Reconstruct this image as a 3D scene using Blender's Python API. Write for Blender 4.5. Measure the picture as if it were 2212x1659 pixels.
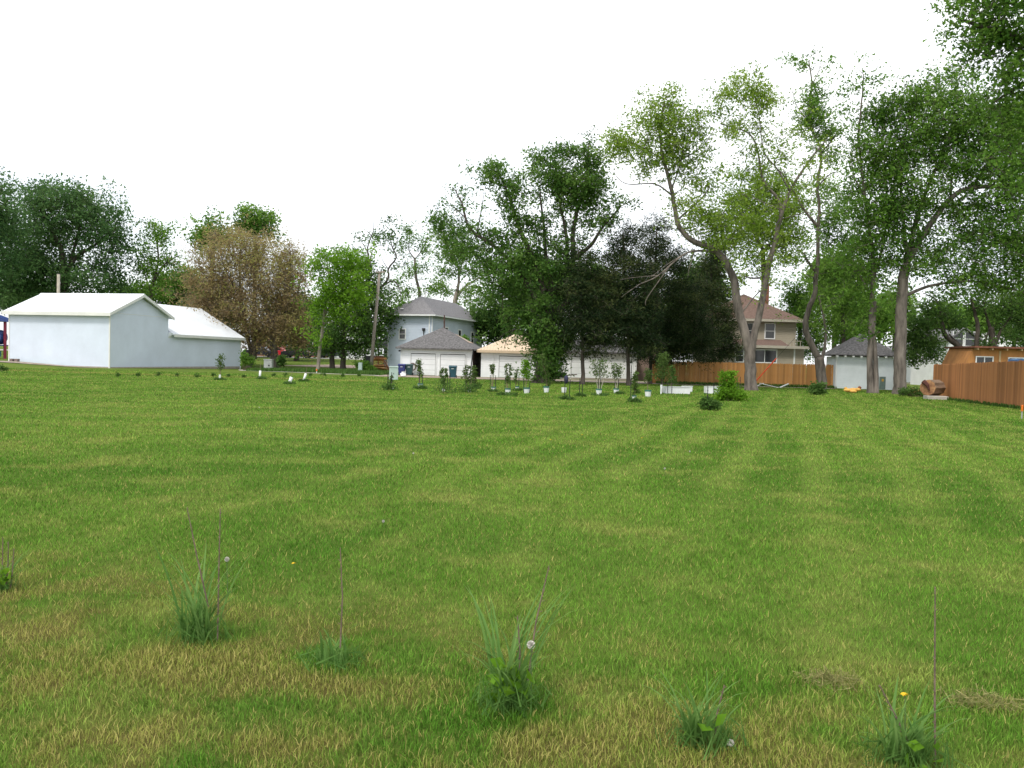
import bpy, bmesh, math, random
import numpy as np
from mathutils import Matrix, Vector

# ------------------------------------------------------------------ camera
for o in list(bpy.data.objects):
    bpy.data.objects.remove(o, do_unlink=True)
SC = bpy.context.scene
COL = SC.collection
R = math.radians
CAM_H, PITCH, ROLL, FPX = 1.6, math.atan(54.5/1720.0), R(1.5), 1720.0
cd = bpy.data.cameras.new('camera'); cam = bpy.data.objects.new('camera', cd); COL.objects.link(cam)
cd.sensor_width = 36.0; cd.lens = FPX/2212.0*36.0; cd.clip_end = 3000.0; cd.clip_start = 0.05
CM = Matrix.Rotation(R(90)-PITCH, 3, 'X') @ Matrix.Rotation(ROLL, 3, 'Z')
cam.matrix_world = Matrix.Translation((0, 0, CAM_H)) @ CM.to_4x4()
SC.camera = cam

# ------------------------------------------------------------------ sky, sun, exposure
SUN_EL, SUN_AZ = R(58), R(215)      # azimuth clockwise from +Y: behind the camera, a little to the left
wd = bpy.data.worlds.new('World'); SC.world = wd; wd.use_nodes = True
nt = wd.node_tree; nt.nodes.clear()
def wn(t): return nt.nodes.new(t)
wo = wn('ShaderNodeOutputWorld'); bg = wn('ShaderNodeBackground'); bg.inputs['Strength'].default_value = 0.1
sky = wn('ShaderNodeTexSky'); sky.sky_type = 'NISHITA'; sky.sun_disc = False
sky.sun_elevation = SUN_EL; sky.sun_rotation = SUN_AZ; sky.air_density = 1.0; sky.dust_density = 2.0
tc = wn('ShaderNodeTexCoord'); nz = wn('ShaderNodeTexNoise'); nz.inputs['Scale'].default_value = 1.6
nz.inputs['Detail'].default_value = 5.0; nz.inputs['Roughness'].default_value = 0.55
mr = wn('ShaderNodeMapRange'); mr.inputs['From Min'].default_value = 0.35; mr.inputs['From Max'].default_value = 0.62
mr.inputs['To Min'].default_value = 0.34; mr.inputs['To Max'].default_value = 0.97
mx = wn('ShaderNodeMix'); mx.data_type = 'RGBA'
mx.inputs[7].default_value = (9.6, 9.75, 9.9, 1)
nt.links.new(tc.outputs['Generated'], nz.inputs['Vector']); nt.links.new(nz.outputs['Fac'], mr.inputs['Value'])
nt.links.new(mr.outputs['Result'], mx.inputs[0]); nt.links.new(sky.outputs['Color'], mx.inputs[6])
nt.links.new(mx.outputs[2], bg.inputs['Color']); nt.links.new(bg.outputs['Background'], wo.inputs['Surface'])
sl = bpy.data.lights.new('sun', 'SUN'); sl.energy = 1.6; sl.angle = R(12); sl.color = (1.0, 0.95, 0.87)
so = bpy.data.objects.new('sun', sl); COL.objects.link(so)
sd = Vector((math.sin(SUN_AZ)*math.cos(SUN_EL), math.cos(SUN_AZ)*math.cos(SUN_EL), math.sin(SUN_EL)))
so.rotation_euler = sd.to_track_quat('Z', 'Y').to_euler(); so.location = sd*80
vs = SC.view_settings; vs.view_transform = 'Standard'; vs.look = 'None'; vs.gamma = 1.0; vs.exposure = 0.84
vs.use_curve_mapping = False

# ------------------------------------------------------------------ pixel -> place
def ray(u, v):
    return CM @ Vector(((u-1106.0)/FPX, -(v-829.5)/FPX, -1.0))
def P(u, v, Y):                       # point on the ray through (u, v) at ground distance Y
    r = ray(u, v); t = Y/r.y
    return Vector((r.x*t, Y, CAM_H+r.z*t))
def smooth(t):
    t = min(1.0, max(0.0, t)); return t*t*(3-2*t)
def hgt(x, y):                        # the land is flat, rises gently behind the alley on the left
    z = 1.0*smooth((y-84)/36.0)*smooth((14-x)/22.0)
    z += 0.30*smooth((-33-x)/9.0)*smooth((y-52)/12.0)*smooth((90-y)/10.0)
    z -= 0.22*math.exp(-(((x+24)/7.0)**2+((y-79)/9.0)**2))
    return z
def G(u, v):                          # point where the ray meets the flat field
    r = ray(u, v); t = -CAM_H/r.z
    return Vector((r.x*t, r.y*t, 0.0))
def GX(u, Y):                         # ground point seen in column u at distance Y
    x = (u-1106.0)/FPX*Y
    for k in range(3):
        z = hgt(x, Y)
        v = 775+.0262*(u-1106)+(CAM_H-z)*FPX/Y
        x = P(u, v, Y).x
    return Vector((x, Y, hgt(x, Y)))

# ------------------------------------------------------------------ materials
MATS = {}
def newmat(name):
    m = bpy.data.materials.new(name); m.use_nodes = True; m.node_tree.nodes.clear()
    return m, m.node_tree.nodes, m.node_tree.links
def principled(name, col, rough=.7, var=.12, scale=6.0, bump=.0, bscale=40.0, metallic=0.0, spec=.3, stretch=(1, 1, 1),
               siding=None, ribs=None, rnd=0.0, col2=None):
    if name in MATS: return MATS[name]
    m, N, L = newmat(name)
    out = N.new('ShaderNodeOutputMaterial'); b = N.new('ShaderNodeBsdfPrincipled')
    b.inputs['Roughness'].default_value = rough; b.inputs['Metallic'].default_value = metallic
    b.inputs['Specular IOR Level'].default_value = spec
    L.new(b.outputs[0], out.inputs[0])
    tc = N.new('ShaderNodeTexCoord'); mp = N.new('ShaderNodeMapping'); mp.inputs['Scale'].default_value = stretch
    L.new(tc.outputs['Object'], mp.inputs[0])
    nz = N.new('ShaderNodeTexNoise'); nz.inputs['Scale'].default_value = scale; nz.inputs['Detail'].default_value = 6
    nz.inputs['Roughness'].default_value = .65
    L.new(mp.outputs[0], nz.inputs['Vector'])
    rp = N.new('ShaderNodeValToRGB'); c2 = col2 or tuple(c*(1-2.2*var) for c in col)
    rp.color_ramp.elements[0].color = (*c2, 1); rp.color_ramp.elements[0].position = .3
    rp.color_ramp.elements[1].color = (*[min(1, c*(1+var*.6)) for c in col], 1); rp.color_ramp.elements[1].position = .68
    L.new(nz.outputs['Fac'], rp.inputs[0]); csock = rp.outputs[0]
    if rnd:
        oi = N.new('ShaderNodeObjectInfo'); mm = N.new('ShaderNodeMapRange')
        mm.inputs['To Min'].default_value = 1-rnd; mm.inputs['To Max'].default_value = 1+rnd
        L.new(oi.outputs['Random'], mm.inputs['Value'])
        vm = N.new('ShaderNodeVectorMath'); vm.operation = 'SCALE'
        L.new(csock, vm.inputs[0]); L.new(mm.outputs[0], vm.inputs['Scale']); csock = vm.outputs[0]
    L.new(csock, b.inputs['Base Color'])
    hs = None
    if bump:
        n2 = N.new('ShaderNodeTexNoise'); n2.inputs['Scale'].default_value = bscale; n2.inputs['Detail'].default_value = 4
        L.new(mp.outputs[0], n2.inputs['Vector'])
        bp = N.new('ShaderNodeBump'); bp.inputs['Strength'].default_value = bump; bp.inputs['Distance'].default_value = .02
        L.new(n2.outputs['Fac'], bp.inputs['Height']); hs = bp
        L.new(bp.outputs[0], b.inputs['Normal'])
    if siding or ribs:
        sp = N.new('ShaderNodeSeparateXYZ'); L.new(tc.outputs['Object'], sp.inputs[0])
        if siding:
            src = sp.outputs['Z']; pitch = siding
        else:
            ad = N.new('ShaderNodeMath'); ad.operation = 'ADD'; L.new(sp.outputs['X'], ad.inputs[0]); L.new(sp.outputs['Y'], ad.inputs[1])
            src = ad.outputs[0]; pitch = ribs
        dv = N.new('ShaderNodeMath'); dv.operation = 'DIVIDE'; dv.inputs[1].default_value = pitch; L.new(src, dv.inputs[0])
        fr = N.new('ShaderNodeMath'); fr.operation = 'FRACT'; L.new(dv.outputs[0], fr.inputs[0])
        if ribs:
            pw = N.new('ShaderNodeMath'); pw.operation = 'GREATER_THAN'; pw.inputs[1].default_value = .86; L.new(fr.outputs[0], pw.inputs[0]); hsock = pw.outputs[0]
        else:
            iv = N.new('ShaderNodeMath'); iv.operation = 'SUBTRACT'; iv.inputs[0].default_value = 1; L.new(fr.outputs[0], iv.inputs[1]); hsock = iv.outputs[0]
        bp = N.new('ShaderNodeBump'); bp.inputs['Strength'].default_value = .8; bp.inputs['Distance'].default_value = .02
        L.new(hsock, bp.inputs['Height'])
        if hs: L.new(hs.outputs[0], bp.inputs['Normal'])
        L.new(bp.outputs[0], b.inputs['Normal'])
    MATS[name] = m; return m
def leafmat(name, dark, mid, light, trans=.35, rough=.55):
    if name in MATS: return MATS[name]
    m, N, L = newmat(name)
    out = N.new('ShaderNodeOutputMaterial'); at = N.new('ShaderNodeAttribute'); at.attribute_name = 'tint'
    rp = N.new('ShaderNodeValToRGB'); e = rp.color_ramp.elements
    e[0].color = (*dark, 1); e[0].position = 0.0; e[1].color = (*light, 1); e[1].position = 1.0
    x = e.new(.5); x.color = (*mid, 1)
    L.new(at.outputs['Fac'], rp.inputs[0])
    b = N.new('ShaderNodeBsdfPrincipled'); b.inputs['Roughness'].default_value = rough; b.inputs['Specular IOR Level'].default_value = .06
    t = N.new('ShaderNodeBsdfTranslucent'); hs = N.new('ShaderNodeHueSaturation'); hs.inputs['Value'].default_value = 1.3; hs.inputs['Hue'].default_value = .485
    L.new(rp.outputs[0], b.inputs['Base Color']); L.new(rp.outputs[0], hs.inputs['Color']); L.new(hs.outputs[0], t.inputs['Color'])
    mx = N.new('ShaderNodeMixShader'); mx.inputs[0].default_value = trans
    L.new(b.outputs[0], mx.inputs[1]); L.new(t.outputs[0], mx.inputs[2]); L.new(mx.outputs[0], out.inputs[0])
    MATS[name] = m; return m
def glassmat(name='window_glass', col=(.03, .035, .04)):
    return principled(name, col, rough=.08, var=.2, scale=1.5, spec=.6)

# colour of the mown lawn as a function of place, shared by the soil sheet and by the blades
def lawn_group():
    g = bpy.data.node_groups.new('lawn_colour', 'ShaderNodeTree')
    g.interface.new_socket('Color', in_out='OUTPUT', socket_type='NodeSocketColor')
    g.interface.new_socket('Dry', in_out='OUTPUT', socket_type='NodeSocketFloat')
    N, L = g.nodes, g.links
    go = N.new('NodeGroupOutput'); ge = N.new('ShaderNodeNewGeometry')
    def noise(scale, detail=4, stretch=(1, 1, 1), rough=.55, off=(0, 0, 0)):
        mp = N.new('ShaderNodeMapping'); mp.inputs['Scale'].default_value = stretch; mp.inputs['Location'].default_value = off
        L.new(ge.outputs['Position'], mp.inputs[0])
        n = N.new('ShaderNodeTexNoise'); n.inputs['Scale'].default_value = scale; n.inputs['Detail'].default_value = detail
        n.inputs['Roughness'].default_value = rough; L.new(mp.outputs[0], n.inputs['Vector']); return n.outputs['Fac']
    def math_(op, a, b=None, c=None):
        m = N.new('ShaderNodeMath'); m.operation = op
        for i, x in enumerate((a, b, c)):
            if x is None: continue
            if isinstance(x, (int, float)): m.inputs[i].default_value = x
            else: L.new(x, m.inputs[i])
        return m.outputs[0]
    def rng_(x, a, b, c=0.0, d=1.0):
        m = N.new('ShaderNodeMapRange'); m.interpolation_type = 'SMOOTHSTEP'
        L.new(x, m.inputs['Value'])
        for k, val in (('From Min', a), ('From Max', b), ('To Min', c), ('To Max', d)): m.inputs[k].default_value = val
        return m.outputs[0]
    def mixc(f, a, b):
        m = N.new('ShaderNodeMix'); m.data_type = 'RGBA'; L.new(f, m.inputs[0])
        for i, x in ((6, a), (7, b)):
            if isinstance(x, tuple): m.inputs[i].default_value = (*x, 1)
            else: L.new(x, m.inputs[i])
        return m.outputs[2]
    sp = N.new('ShaderNodeSeparateXYZ'); L.new(ge.outputs['Position'], sp.inputs[0])
    X, Y = sp.outputs['X'], sp.outputs['Y']
    big = noise(.16, 4, (1, 1, 0)); mid = noise(.75, 5, (1, 1, 0), .6); fine = noise(5.0, 4, (1, 1, 0), .7)
    c = mixc(rng_(big, .36, .64), (.076, .190, .020), (.138, .262, .034))
    c = mixc(rng_(mid, .47, .70, 0, .9), c, (.245, .300, .068))
    c = mixc(rng_(noise(2.2, 4, (1, 1, 0), .65, (11, 5, 0)), .52, .72, 0, .6), c, (.044, .135, .008))
    c = mixc(rng_(fine, .45, .8, 0, .6), c, (.046, .130, .009))
    # mowing stripes: along the fence on the right, across the field on the left
    wob = noise(.12, 3, (1, 1, 0))
    pa = math_('ADD', math_('SUBTRACT', X, math_('MULTIPLY', Y, .345)), math_('MULTIPLY', wob, 2.2))
    sa = math_('SINE', math_('MULTIPLY', pa, 5.0))
    pb = math_('ADD', math_('ADD', Y, math_('MULTIPLY', X, -.12)), math_('MULTIPLY', wob, 5.0))
    sb = math_('SINE', math_('MULTIPLY', pb, 3.1))
    side = rng_(math_('SUBTRACT', X, math_('MULTIPLY', Y, .345)), -8.0, -3.0)
    st = math_('ADD', math_('MULTIPLY', sa, side), math_('MULTIPLY', math_('MULTIPLY', sb, .55), math_('SUBTRACT', 1.0, side)))
    st = math_('MULTIPLY', st, rng_(Y, 6.0, 14.0, .35, 1.0))
    stf = rng_(math_('MULTIPLY', st, rng_(noise(.3, 3, (1, 1, 0), .5, (7, 3, 0)), .25, .55)), -.2, .95, 0, .46)
    c = mixc(stf, c, (.225, .320, .062))
    # straw-dry patches where the tall weeds of the margin were cut, and small ones in the field
    margin = rng_(math_('ADD', Y, math_('MULTIPLY', X, .40)), 5.6, 3.3)
    dn = noise(1.5, 5, (1, 1, 0), .65, (3, 9, 0))
    dry = math_('MULTIPLY', margin, rng_(dn, .42, .62, .0, .85))
    dry2 = math_('MULTIPLY', rng_(noise(.9, 5, (1, 1, 0), .7, (30, 2, 0)), .60, .78), .5)
    # thin straw row along the line of young shrubs
    rowd = math_('ABSOLUTE', math_('SUBTRACT', math_('SUBTRACT', Y, 50.0), math_('MULTIPLY', math_('ADD', X, 20.0), -.12)))
    row = math_('MULTIPLY', rng_(rowd, 1.5, .3), math_('MULTIPLY', rng_(X, -6.0, -10.0), rng_(dn, .3, .6, .2, .8)))
    dry = math_('MAXIMUM', math_('MAXIMUM', dry, dry2), row)
    straw = mixc(rng_(noise(3.0, 3, (1, 1, 0)), .35, .65), (.330, .265, .075), (.270, .170, .062))
    c2 = mixc(math_('MULTIPLY', dry, .5), c, straw)
    L.new(c2, go.inputs['Color']); L.new(dry, go.inputs['Dry'])
    return g
LAWN = lawn_group()
def lawn_mats():
    m, N, L = newmat('lawn_soil')
    out = N.new('ShaderNodeOutputMaterial'); b = N.new('ShaderNodeBsdfPrincipled'); b.inputs['Roughness'].default_value = .95
    b.inputs['Specular IOR Level'].default_value = .02
    gr = N.new('ShaderNodeGroup'); gr.node_tree = LAWN
    ge = N.new('ShaderNodeNewGeometry')
    n = N.new('ShaderNodeTexNoise'); n.inputs['Scale'].default_value = 22; n.inputs['Detail'].default_value = 6; n.inputs['Roughness'].default_value = .8
    L.new(ge.outputs['Position'], n.inputs['Vector'])
    mr = N.new('ShaderNodeMapRange'); mr.inputs['From Min'].default_value = .3; mr.inputs['From Max'].default_value = .7
    mr.inputs['To Min'].default_value = .62; mr.inputs['To Max'].default_value = 1.22
    L.new(n.outputs['Fac'], mr.inputs['Value'])
    vm = N.new('ShaderNodeVectorMath'); vm.operation = 'SCALE'; L.new(gr.outputs['Color'], vm.inputs[0]); L.new(mr.outputs[0], vm.inputs['Scale'])
    th = N.new('ShaderNodeMix'); th.data_type = 'RGBA'; th.inputs[7].default_value = (.075, .058, .022, 1)
    dm = N.new('ShaderNodeMath'); dm.operation = 'MULTIPLY_ADD'; dm.inputs[1].default_value = .40; dm.inputs[2].default_value = .48
    L.new(gr.outputs['Dry'], dm.inputs[0]); L.new(dm.outputs[0], th.inputs[0])
    L.new(vm.outputs[0], th.inputs[6]); L.new(th.outputs[2], b.inputs['Base Color'])
    bp = N.new('ShaderNodeBump'); bp.inputs['Strength'].default_value = .5; bp.inputs['Distance'].default_value = .05
    L.new(n.outputs['Fac'], bp.inputs['Height']); L.new(bp.outputs[0], b.inputs['Normal'])
    L.new(b.outputs[0], out.inputs[0]); MATS['lawn_soil'] = m
    m, N, L = newmat('grass_blade')
    out = N.new('ShaderNodeOutputMaterial'); gr = N.new('ShaderNodeGroup'); gr.node_tree = LAWN
    at = N.new('ShaderNodeAttribute'); at.attribute_name = 'tint'
    # a share of the blades is straw, larger where the turf is dry
    th = N.new('ShaderNodeMath'); th.operation = 'MULTIPLY_ADD'; th.inputs[1].default_value = .34; th.inputs[2].default_value = .055
    L.new(gr.outputs['Dry'], th.inputs[0])
    lt = N.new('ShaderNodeMath'); lt.operation = 'LESS_THAN'; L.new(at.outputs['Fac'], lt.inputs[0]); L.new(th.outputs[0], lt.inputs[1])
    mr = N.new('ShaderNodeMapRange'); mr.inputs['To Min'].default_value = .45; mr.inputs['To Max'].default_value = 1.75
    L.new(at.outputs['Fac'], mr.inputs['Value'])
    vm = N.new('ShaderNodeVectorMath'); vm.operation = 'SCALE'; L.new(gr.outputs['Color'], vm.inputs[0]); L.new(mr.outputs[0], vm.inputs['Scale'])
    mx = N.new('ShaderNodeMix'); mx.data_type = 'RGBA'; L.new(lt.outputs[0], mx.inputs[0]); L.new(vm.outputs[0], mx.inputs[6])
    mx.inputs[7].default_value = (.44, .40, .13, 1)
    d = N.new('ShaderNodeBsdfPrincipled'); d.inputs['Roughness'].default_value = .7; d.inputs['Specular IOR Level'].default_value = .04
    t = N.new('ShaderNodeBsdfTranslucent'); L.new(mx.outputs[2], d.inputs['Base Color']); L.new(mx.outputs[2], t.inputs['Color'])
    ms = N.new('ShaderNodeMixShader'); ms.inputs[0].default_value = .3
    L.new(d.outputs[0], ms.inputs[1]); L.new(t.outputs[0], ms.inputs[2]); L.new(ms.outputs[0], out.inputs[0]); MATS['grass_blade'] = m
lawn_mats()

# ------------------------------------------------------------------ mesh helpers
class MB:
    def __init__(s): s.v = []; s.f = []
    def add(s, vs, fs):
        k = len(s.v); s.v.extend([tuple(p) for p in vs]); s.f.extend([tuple(i+k for i in f) for f in fs]); return s
    def box(s, x0, x1, y0, y1, z0, z1):
        v = [(x, y, z) for z in (z0, z1) for y in (y0, y1) for x in (x0, x1)]
        return s.add(v, [(0, 2, 3, 1), (4, 5, 7, 6), (0, 1, 5, 4), (2, 6, 7, 3), (0, 4, 6, 2), (1, 3, 7, 5)])
    def obox(s, a, b, w, h, up=(0, 0, 1)):          # beam from a to b
        a, b = Vector(a), Vector(b); d = (b-a).normalized(); up = Vector(up)
        x = d.cross(up)
        if x.length < 1e-4: x = d.cross(Vector((0, 1, 0)))
        x.normalize(); y = x.cross(d); x *= w/2; y *= h/2
        v = [a-x-y, a+x-y, a+x+y, a-x+y, b-x-y, b+x-y, b+x+y, b-x+y]
        return s.add(v, [(3, 2, 1, 0), (4, 5, 6, 7), (0, 1, 5, 4), (1, 2, 6, 5), (2, 3, 7, 6), (3, 0, 4, 7)])
    def tube(s, pts, rad, n=6, cap=True):
        pts = [Vector(p) for p in pts]; m = len(pts)
        if isinstance(rad, (int, float)): rad = [rad]*m
        up = Vector((0.31, 0.95, 0.02)); k = len(s.v)
        for i, p in enumerate(pts):
            d = (pts[min(i+1, m-1)]-pts[max(i-1, 0)])
            if d.length < 1e-6: d = Vector((0, 0, 1))
            d.normalize(); x = up-d*up.dot(d)
            if x.length < 1e-3: x = Vector((1, 0, 0))-d*d.x
            x.normalize(); y = d.cross(x); up = x
            for j in range(n):
                a = 2*math.pi*j/n; s.v.append(tuple(p+(x*math.cos(a)+y*math.sin(a))*rad[i]))
        for i in range(m-1):
            for j in range(n):
                a, b = k+i*n+j, k+i*n+(j+1) % n
                s.f.append((a, b, b+n, a+n))
        if cap:
            s.f.append(tuple(k+j for j in reversed(range(n)))); s.f.append(tuple(k+(m-1)*n+j for j in range(n)))
        return s
    def lathe(s, prof, c=(0, 0, 0), n=12):           # prof: list of (r, z)
        k = len(s.v)
        for r, z in prof:
            for j in range(n):
                a = 2*math.pi*j/n; s.v.append((c[0]+r*math.cos(a), c[1]+r*math.sin(a), c[2]+z))
        for i in range(len(prof)-1):
            for j in range(n):
                a, b = k+i*n+j, k+i*n+(j+1) % n; s.f.append((a, b, b+n, a+n))
        s.f.append(tuple(k+j for j in reversed(range(n)))); s.f.append(tuple(k+(len(prof)-1)*n+j for j in range(n)))
        return s
    def prism(s, poly, axis, a, b):                   # poly in the other two axes, extruded along axis from a to b
        n = len(poly)
        def mk(p, t):
            return {0: (t, p[0], p[1]), 1: (p[0], t, p[1]), 2: (p[0], p[1], t)}[axis]
        v = [mk(p, a) for p in poly]+[mk(p, b) for p in poly]
        f = [tuple(range(n))[::-1], tuple(range(n, 2*n))]+[(i, (i+1) % n, (i+1) % n+n, i+n) for i in range(n)]
        return s.add(v, f)
    def mesh(s, name, off=(0, 0, 0), smooth_=False):
        me = bpy.data.meshes.new(name)
        ox, oy, oz = off
        me.from_pydata([(x-ox, y-oy, z-oz) for x, y, z in s.v], [], s.f)
        bm = bmesh.new(); bm.from_mesh(me); bmesh.ops.recalc_face_normals(bm, faces=bm.faces); bm.to_mesh(me); bm.free()
        if smooth_:
            for p in me.polygons: p.use_smooth = True
        return me
    def build(s, name, mat, parent=None, off=None, smooth_=False, bevel=0.0, kind=None):
        if off is None: off = (0, 0, 0)
        o = bpy.data.objects.new(name, s.mesh(name, off, smooth_)); COL.objects.link(o)
        o.data.materials.append(mat)
        if parent is not None: o.parent = parent
        if bevel:
            bv = o.modifiers.new('bevel', 'BEVEL'); bv.width = bevel; bv.segments = 2; bv.limit_method = 'ANGLE'
        if kind: o['kind'] = kind
        return o
def tag(o, label=None, cat=None, group=None, kind=None):
    if label: o['label'] = label
    if cat: o['category'] = cat
    if group: o['group'] = group
    if kind: o['kind'] = kind
    return o
def thing(name, label, cat, loc=(0, 0, 0), rotz=0.0, group=None):
    o = bpy.data.objects.new(name, None); COL.objects.link(o); o.empty_display_size = .3
    o.location = loc; o.rotation_euler = (0, 0, rotz)
    return tag(o, label, cat, group)
def rawmesh(name, verts, nper, mat, tint=None, parent=None, kind=None, faces=None):
    """verts (N*nper, 3): every nper verts are one polygon"""
    me = bpy.data.meshes.new(name); nv = len(verts)
    me.vertices.add(nv); me.vertices.foreach_set('co', np.asarray(verts, dtype=np.float32).ravel())
    if faces is None: idx = np.arange(nv, dtype=np.int32); npoly = nv//nper
    else: idx = np.asarray(faces, dtype=np.int32).ravel(); npoly = len(idx)//nper
    me.loops.add(len(idx)); me.loops.foreach_set('vertex_index', idx)
    me.polygons.add(npoly); me.polygons.foreach_set('loop_start', np.arange(npoly, dtype=np.int32)*nper)
    try: me.polygons.foreach_set('loop_total', np.full(npoly, nper, dtype=np.int32))
    except Exception: pass
    me.update(calc_edges=True)
    if tint is not None:
        a = me.attributes.new('tint', 'FLOAT', 'POINT'); a.data.foreach_set('value', np.asarray(tint, dtype=np.float32))
    me.materials.append(mat)
    o = bpy.data.objects.new(name, me); COL.objects.link(o)
    if parent is not None: o.parent = parent
    if kind: o['kind'] = kind
    return o

# ------------------------------------------------------------------ setting: ground, alley, street
def axis_pts(lo, hi, fine_lo, fine_hi, step, grow=1.25):
    a = list(np.arange(fine_lo, fine_hi+1e-6, step)); s = step
    x = fine_hi
    while x < hi: s *= grow; x = min(hi, x+s); a.append(x)
    s = step; x = fine_lo; pre = []
    while x > lo: s *= grow; x = max(lo, x-s); pre.append(x)
    return pre[::-1]+a
gx = axis_pts(-900, 900, -60, 40, 2.0); gy = axis_pts(-200, 1500, -6, 124, 2.0)
gv = [(x, y, hgt(x, y)) for y in gy for x in gx]; nx = len(gx)
gf = [(j*nx+i, j*nx+i+1, (j+1)*nx+i+1, (j+1)*nx+i) for j in range(len(gy)-1) for i in range(nx-1)]
m = MB(); m.v = gv; m.f = gf
tag(m.build('ground', MATS['lawn_soil'], smooth_=True), kind='structure')
def strip(name, near, far, mat, lift=.012):
    m = MB(); n = 24; v = []
    def lerp(pl, t):
        k = t*(len(pl)-1); i = min(int(k), len(pl)-2); f = k-i
        return (pl[i][0]+(pl[i+1][0]-pl[i][0])*f, pl[i][1]+(pl[i+1][1]-pl[i][1])*f)
    rnd = random.Random(3)
    for i in range(n+1):
        a, b = lerp(near, i/n), lerp(far, i/n)
        for k in range(5):
            x = a[0]+(b[0]-a[0])*k/4; y = a[1]+(b[1]-a[1])*k/4
            if k in (0, 4): y += rnd.uniform(-.18, .18)
            v.append((x, y, hgt(x, y)+lift))
    m.v = v; m.f = [(i*5+k, (i+1)*5+k, (i+1)*5+k+1, i*5+k+1) for i in range(n) for k in range(4)]
    return tag(m.build(name, mat), kind='structure')
gravel = principled('gravel', (.34, .28, .22), .95, .25, 3.0, .5, 60)
concrete = principled('concrete', (.42, .39, .34), .9, .15, 2.0, .2, 50)
asphalt = principled('street_asphalt', (.40, .38, .34), .95, .15, 1.0)
strip('alley', [(-10.5, 60.6), (0, 59.6), (12.6, 59.4)], [(-10.5, 65.9), (0, 65.2), (12.6, 66.0)], gravel)
strip('alley_track', [(12.6, 59.0), (17, 58.8), (24, 58.6)], [(12.6, 60.0), (17, 59.8), (24, 59.6)], gravel, .018)
strip('path', [(-27.0, 78.5), (-24.0, 70.2), (-14.6, 63.6), (-10.5, 62.0)], [(-26.0, 78.9), (-23.2, 70.9), (-14.2, 64.4), (-10.5, 63.2)], concrete, .016)
strip('street', [(-120, 112), (-40, 112), (0, 113), (30, 114)], [(-120, 119), (-40, 119), (0, 120), (30, 121)], asphalt, .03)
strip('driveway', [(-27, 92), (-18, 90)], [(-22, 97), (-15, 96)], principled('driveway_gravel', (.36, .27, .22), .95, .2, 3), .03)
strip('back_street', [(30, 84), (62, 84)], [(30, 88), (66, 88)], gravel, .02)
strip('gravel_apron', [(-60, 61.2), (-45, 62.5), (-33.0, 62.9)], [(-60, 66.5), (-45, 66.4), (-33.0, 63.8)], gravel, .03)

# ------------------------------------------------------------------ grass blades (nobody could count them)
def blades(name, y0, y1, seed, seg, d0=9500.0):
    """blade count per square metre falls with distance while the blades get coarser, without a seam between the bands"""
    rs = np.random.default_rng(seed)
    half = lambda y: .66*y+2.0
    yy = np.linspace(y0, y1, 400); dens = d0*np.minimum(1.0, (3.4/yy)**1.9); wgt = dens*2*half(yy)
    cdf = np.concatenate([[0], np.cumsum((wgt[1:]+wgt[:-1])/2*np.diff(yy))]); n = int(cdf[-1])
    y = np.interp(rs.random(n)*cdf[-1], cdf, yy); x = rs.uniform(-1, 1, n)*half(y)
    k = np.maximum(1.0, y/3.4)
    patch = .5+.5*np.sin(x*2.1+1.7*np.sin(y*1.3))*np.sin(y*1.7+1.1*np.sin(x*1.9))
    h, w = .029+.00026*y, .0037*k**.94
    hh = h*(.5+.75*rs.random(n)+.35*patch); ww = w*(.7+.6*rs.random(n))
    az = rs.uniform(0, 2*np.pi, n); lean = rs.uniform(.05, 1.15, n)*hh
    dx, dy = np.cos(az)*lean, np.sin(az)*lean
    az2 = rs.uniform(0, 2*np.pi, n); bx, by = np.cos(az2)*ww/2, np.sin(az2)*ww/2
    tint = rs.random(n); z0 = np.full(n, -.004)
    if seg == 1:
        V = np.stack([np.stack([x-bx, y-by, z0], -1), np.stack([x+bx, y+by, z0], -1), np.stack([x+dx, y+dy, hh], -1)], 1)
        return rawmesh(name, V.reshape(-1, 3), 3, MATS['grass_blade'], np.repeat(tint, 3), kind='stuff')
    mx_, my_, mz = x+dx*.35, y+dy*.35, hh*.62
    A = [np.stack(p, -1) for p in ((x-bx, y-by, z0), (x+bx, y+by, z0), (mx_+bx*.75, my_+by*.75, mz), (mx_-bx*.75, my_-by*.75, mz))]
    T = np.stack([x+dx, y+dy, hh], -1)
    V = np.stack(A+[T], 1).reshape(-1, 3); k = np.arange(n)*5
    F = np.stack([k, k+1, k+2, k, k+2, k+3, k+3, k+2, k+4], 1).reshape(-1)
    return rawmesh(name, V, 3, MATS['grass_blade'], np.repeat(tint, 5), kind='stuff', faces=F)
tag(blades('grass', 2.4, 4.2, 1, 2), 'short mown grass at the very front of the field', 'grass')
tag(blades('grass', 4.2, 58.3, 2, 1), 'short mown grass over the rest of the field', 'grass')

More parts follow.
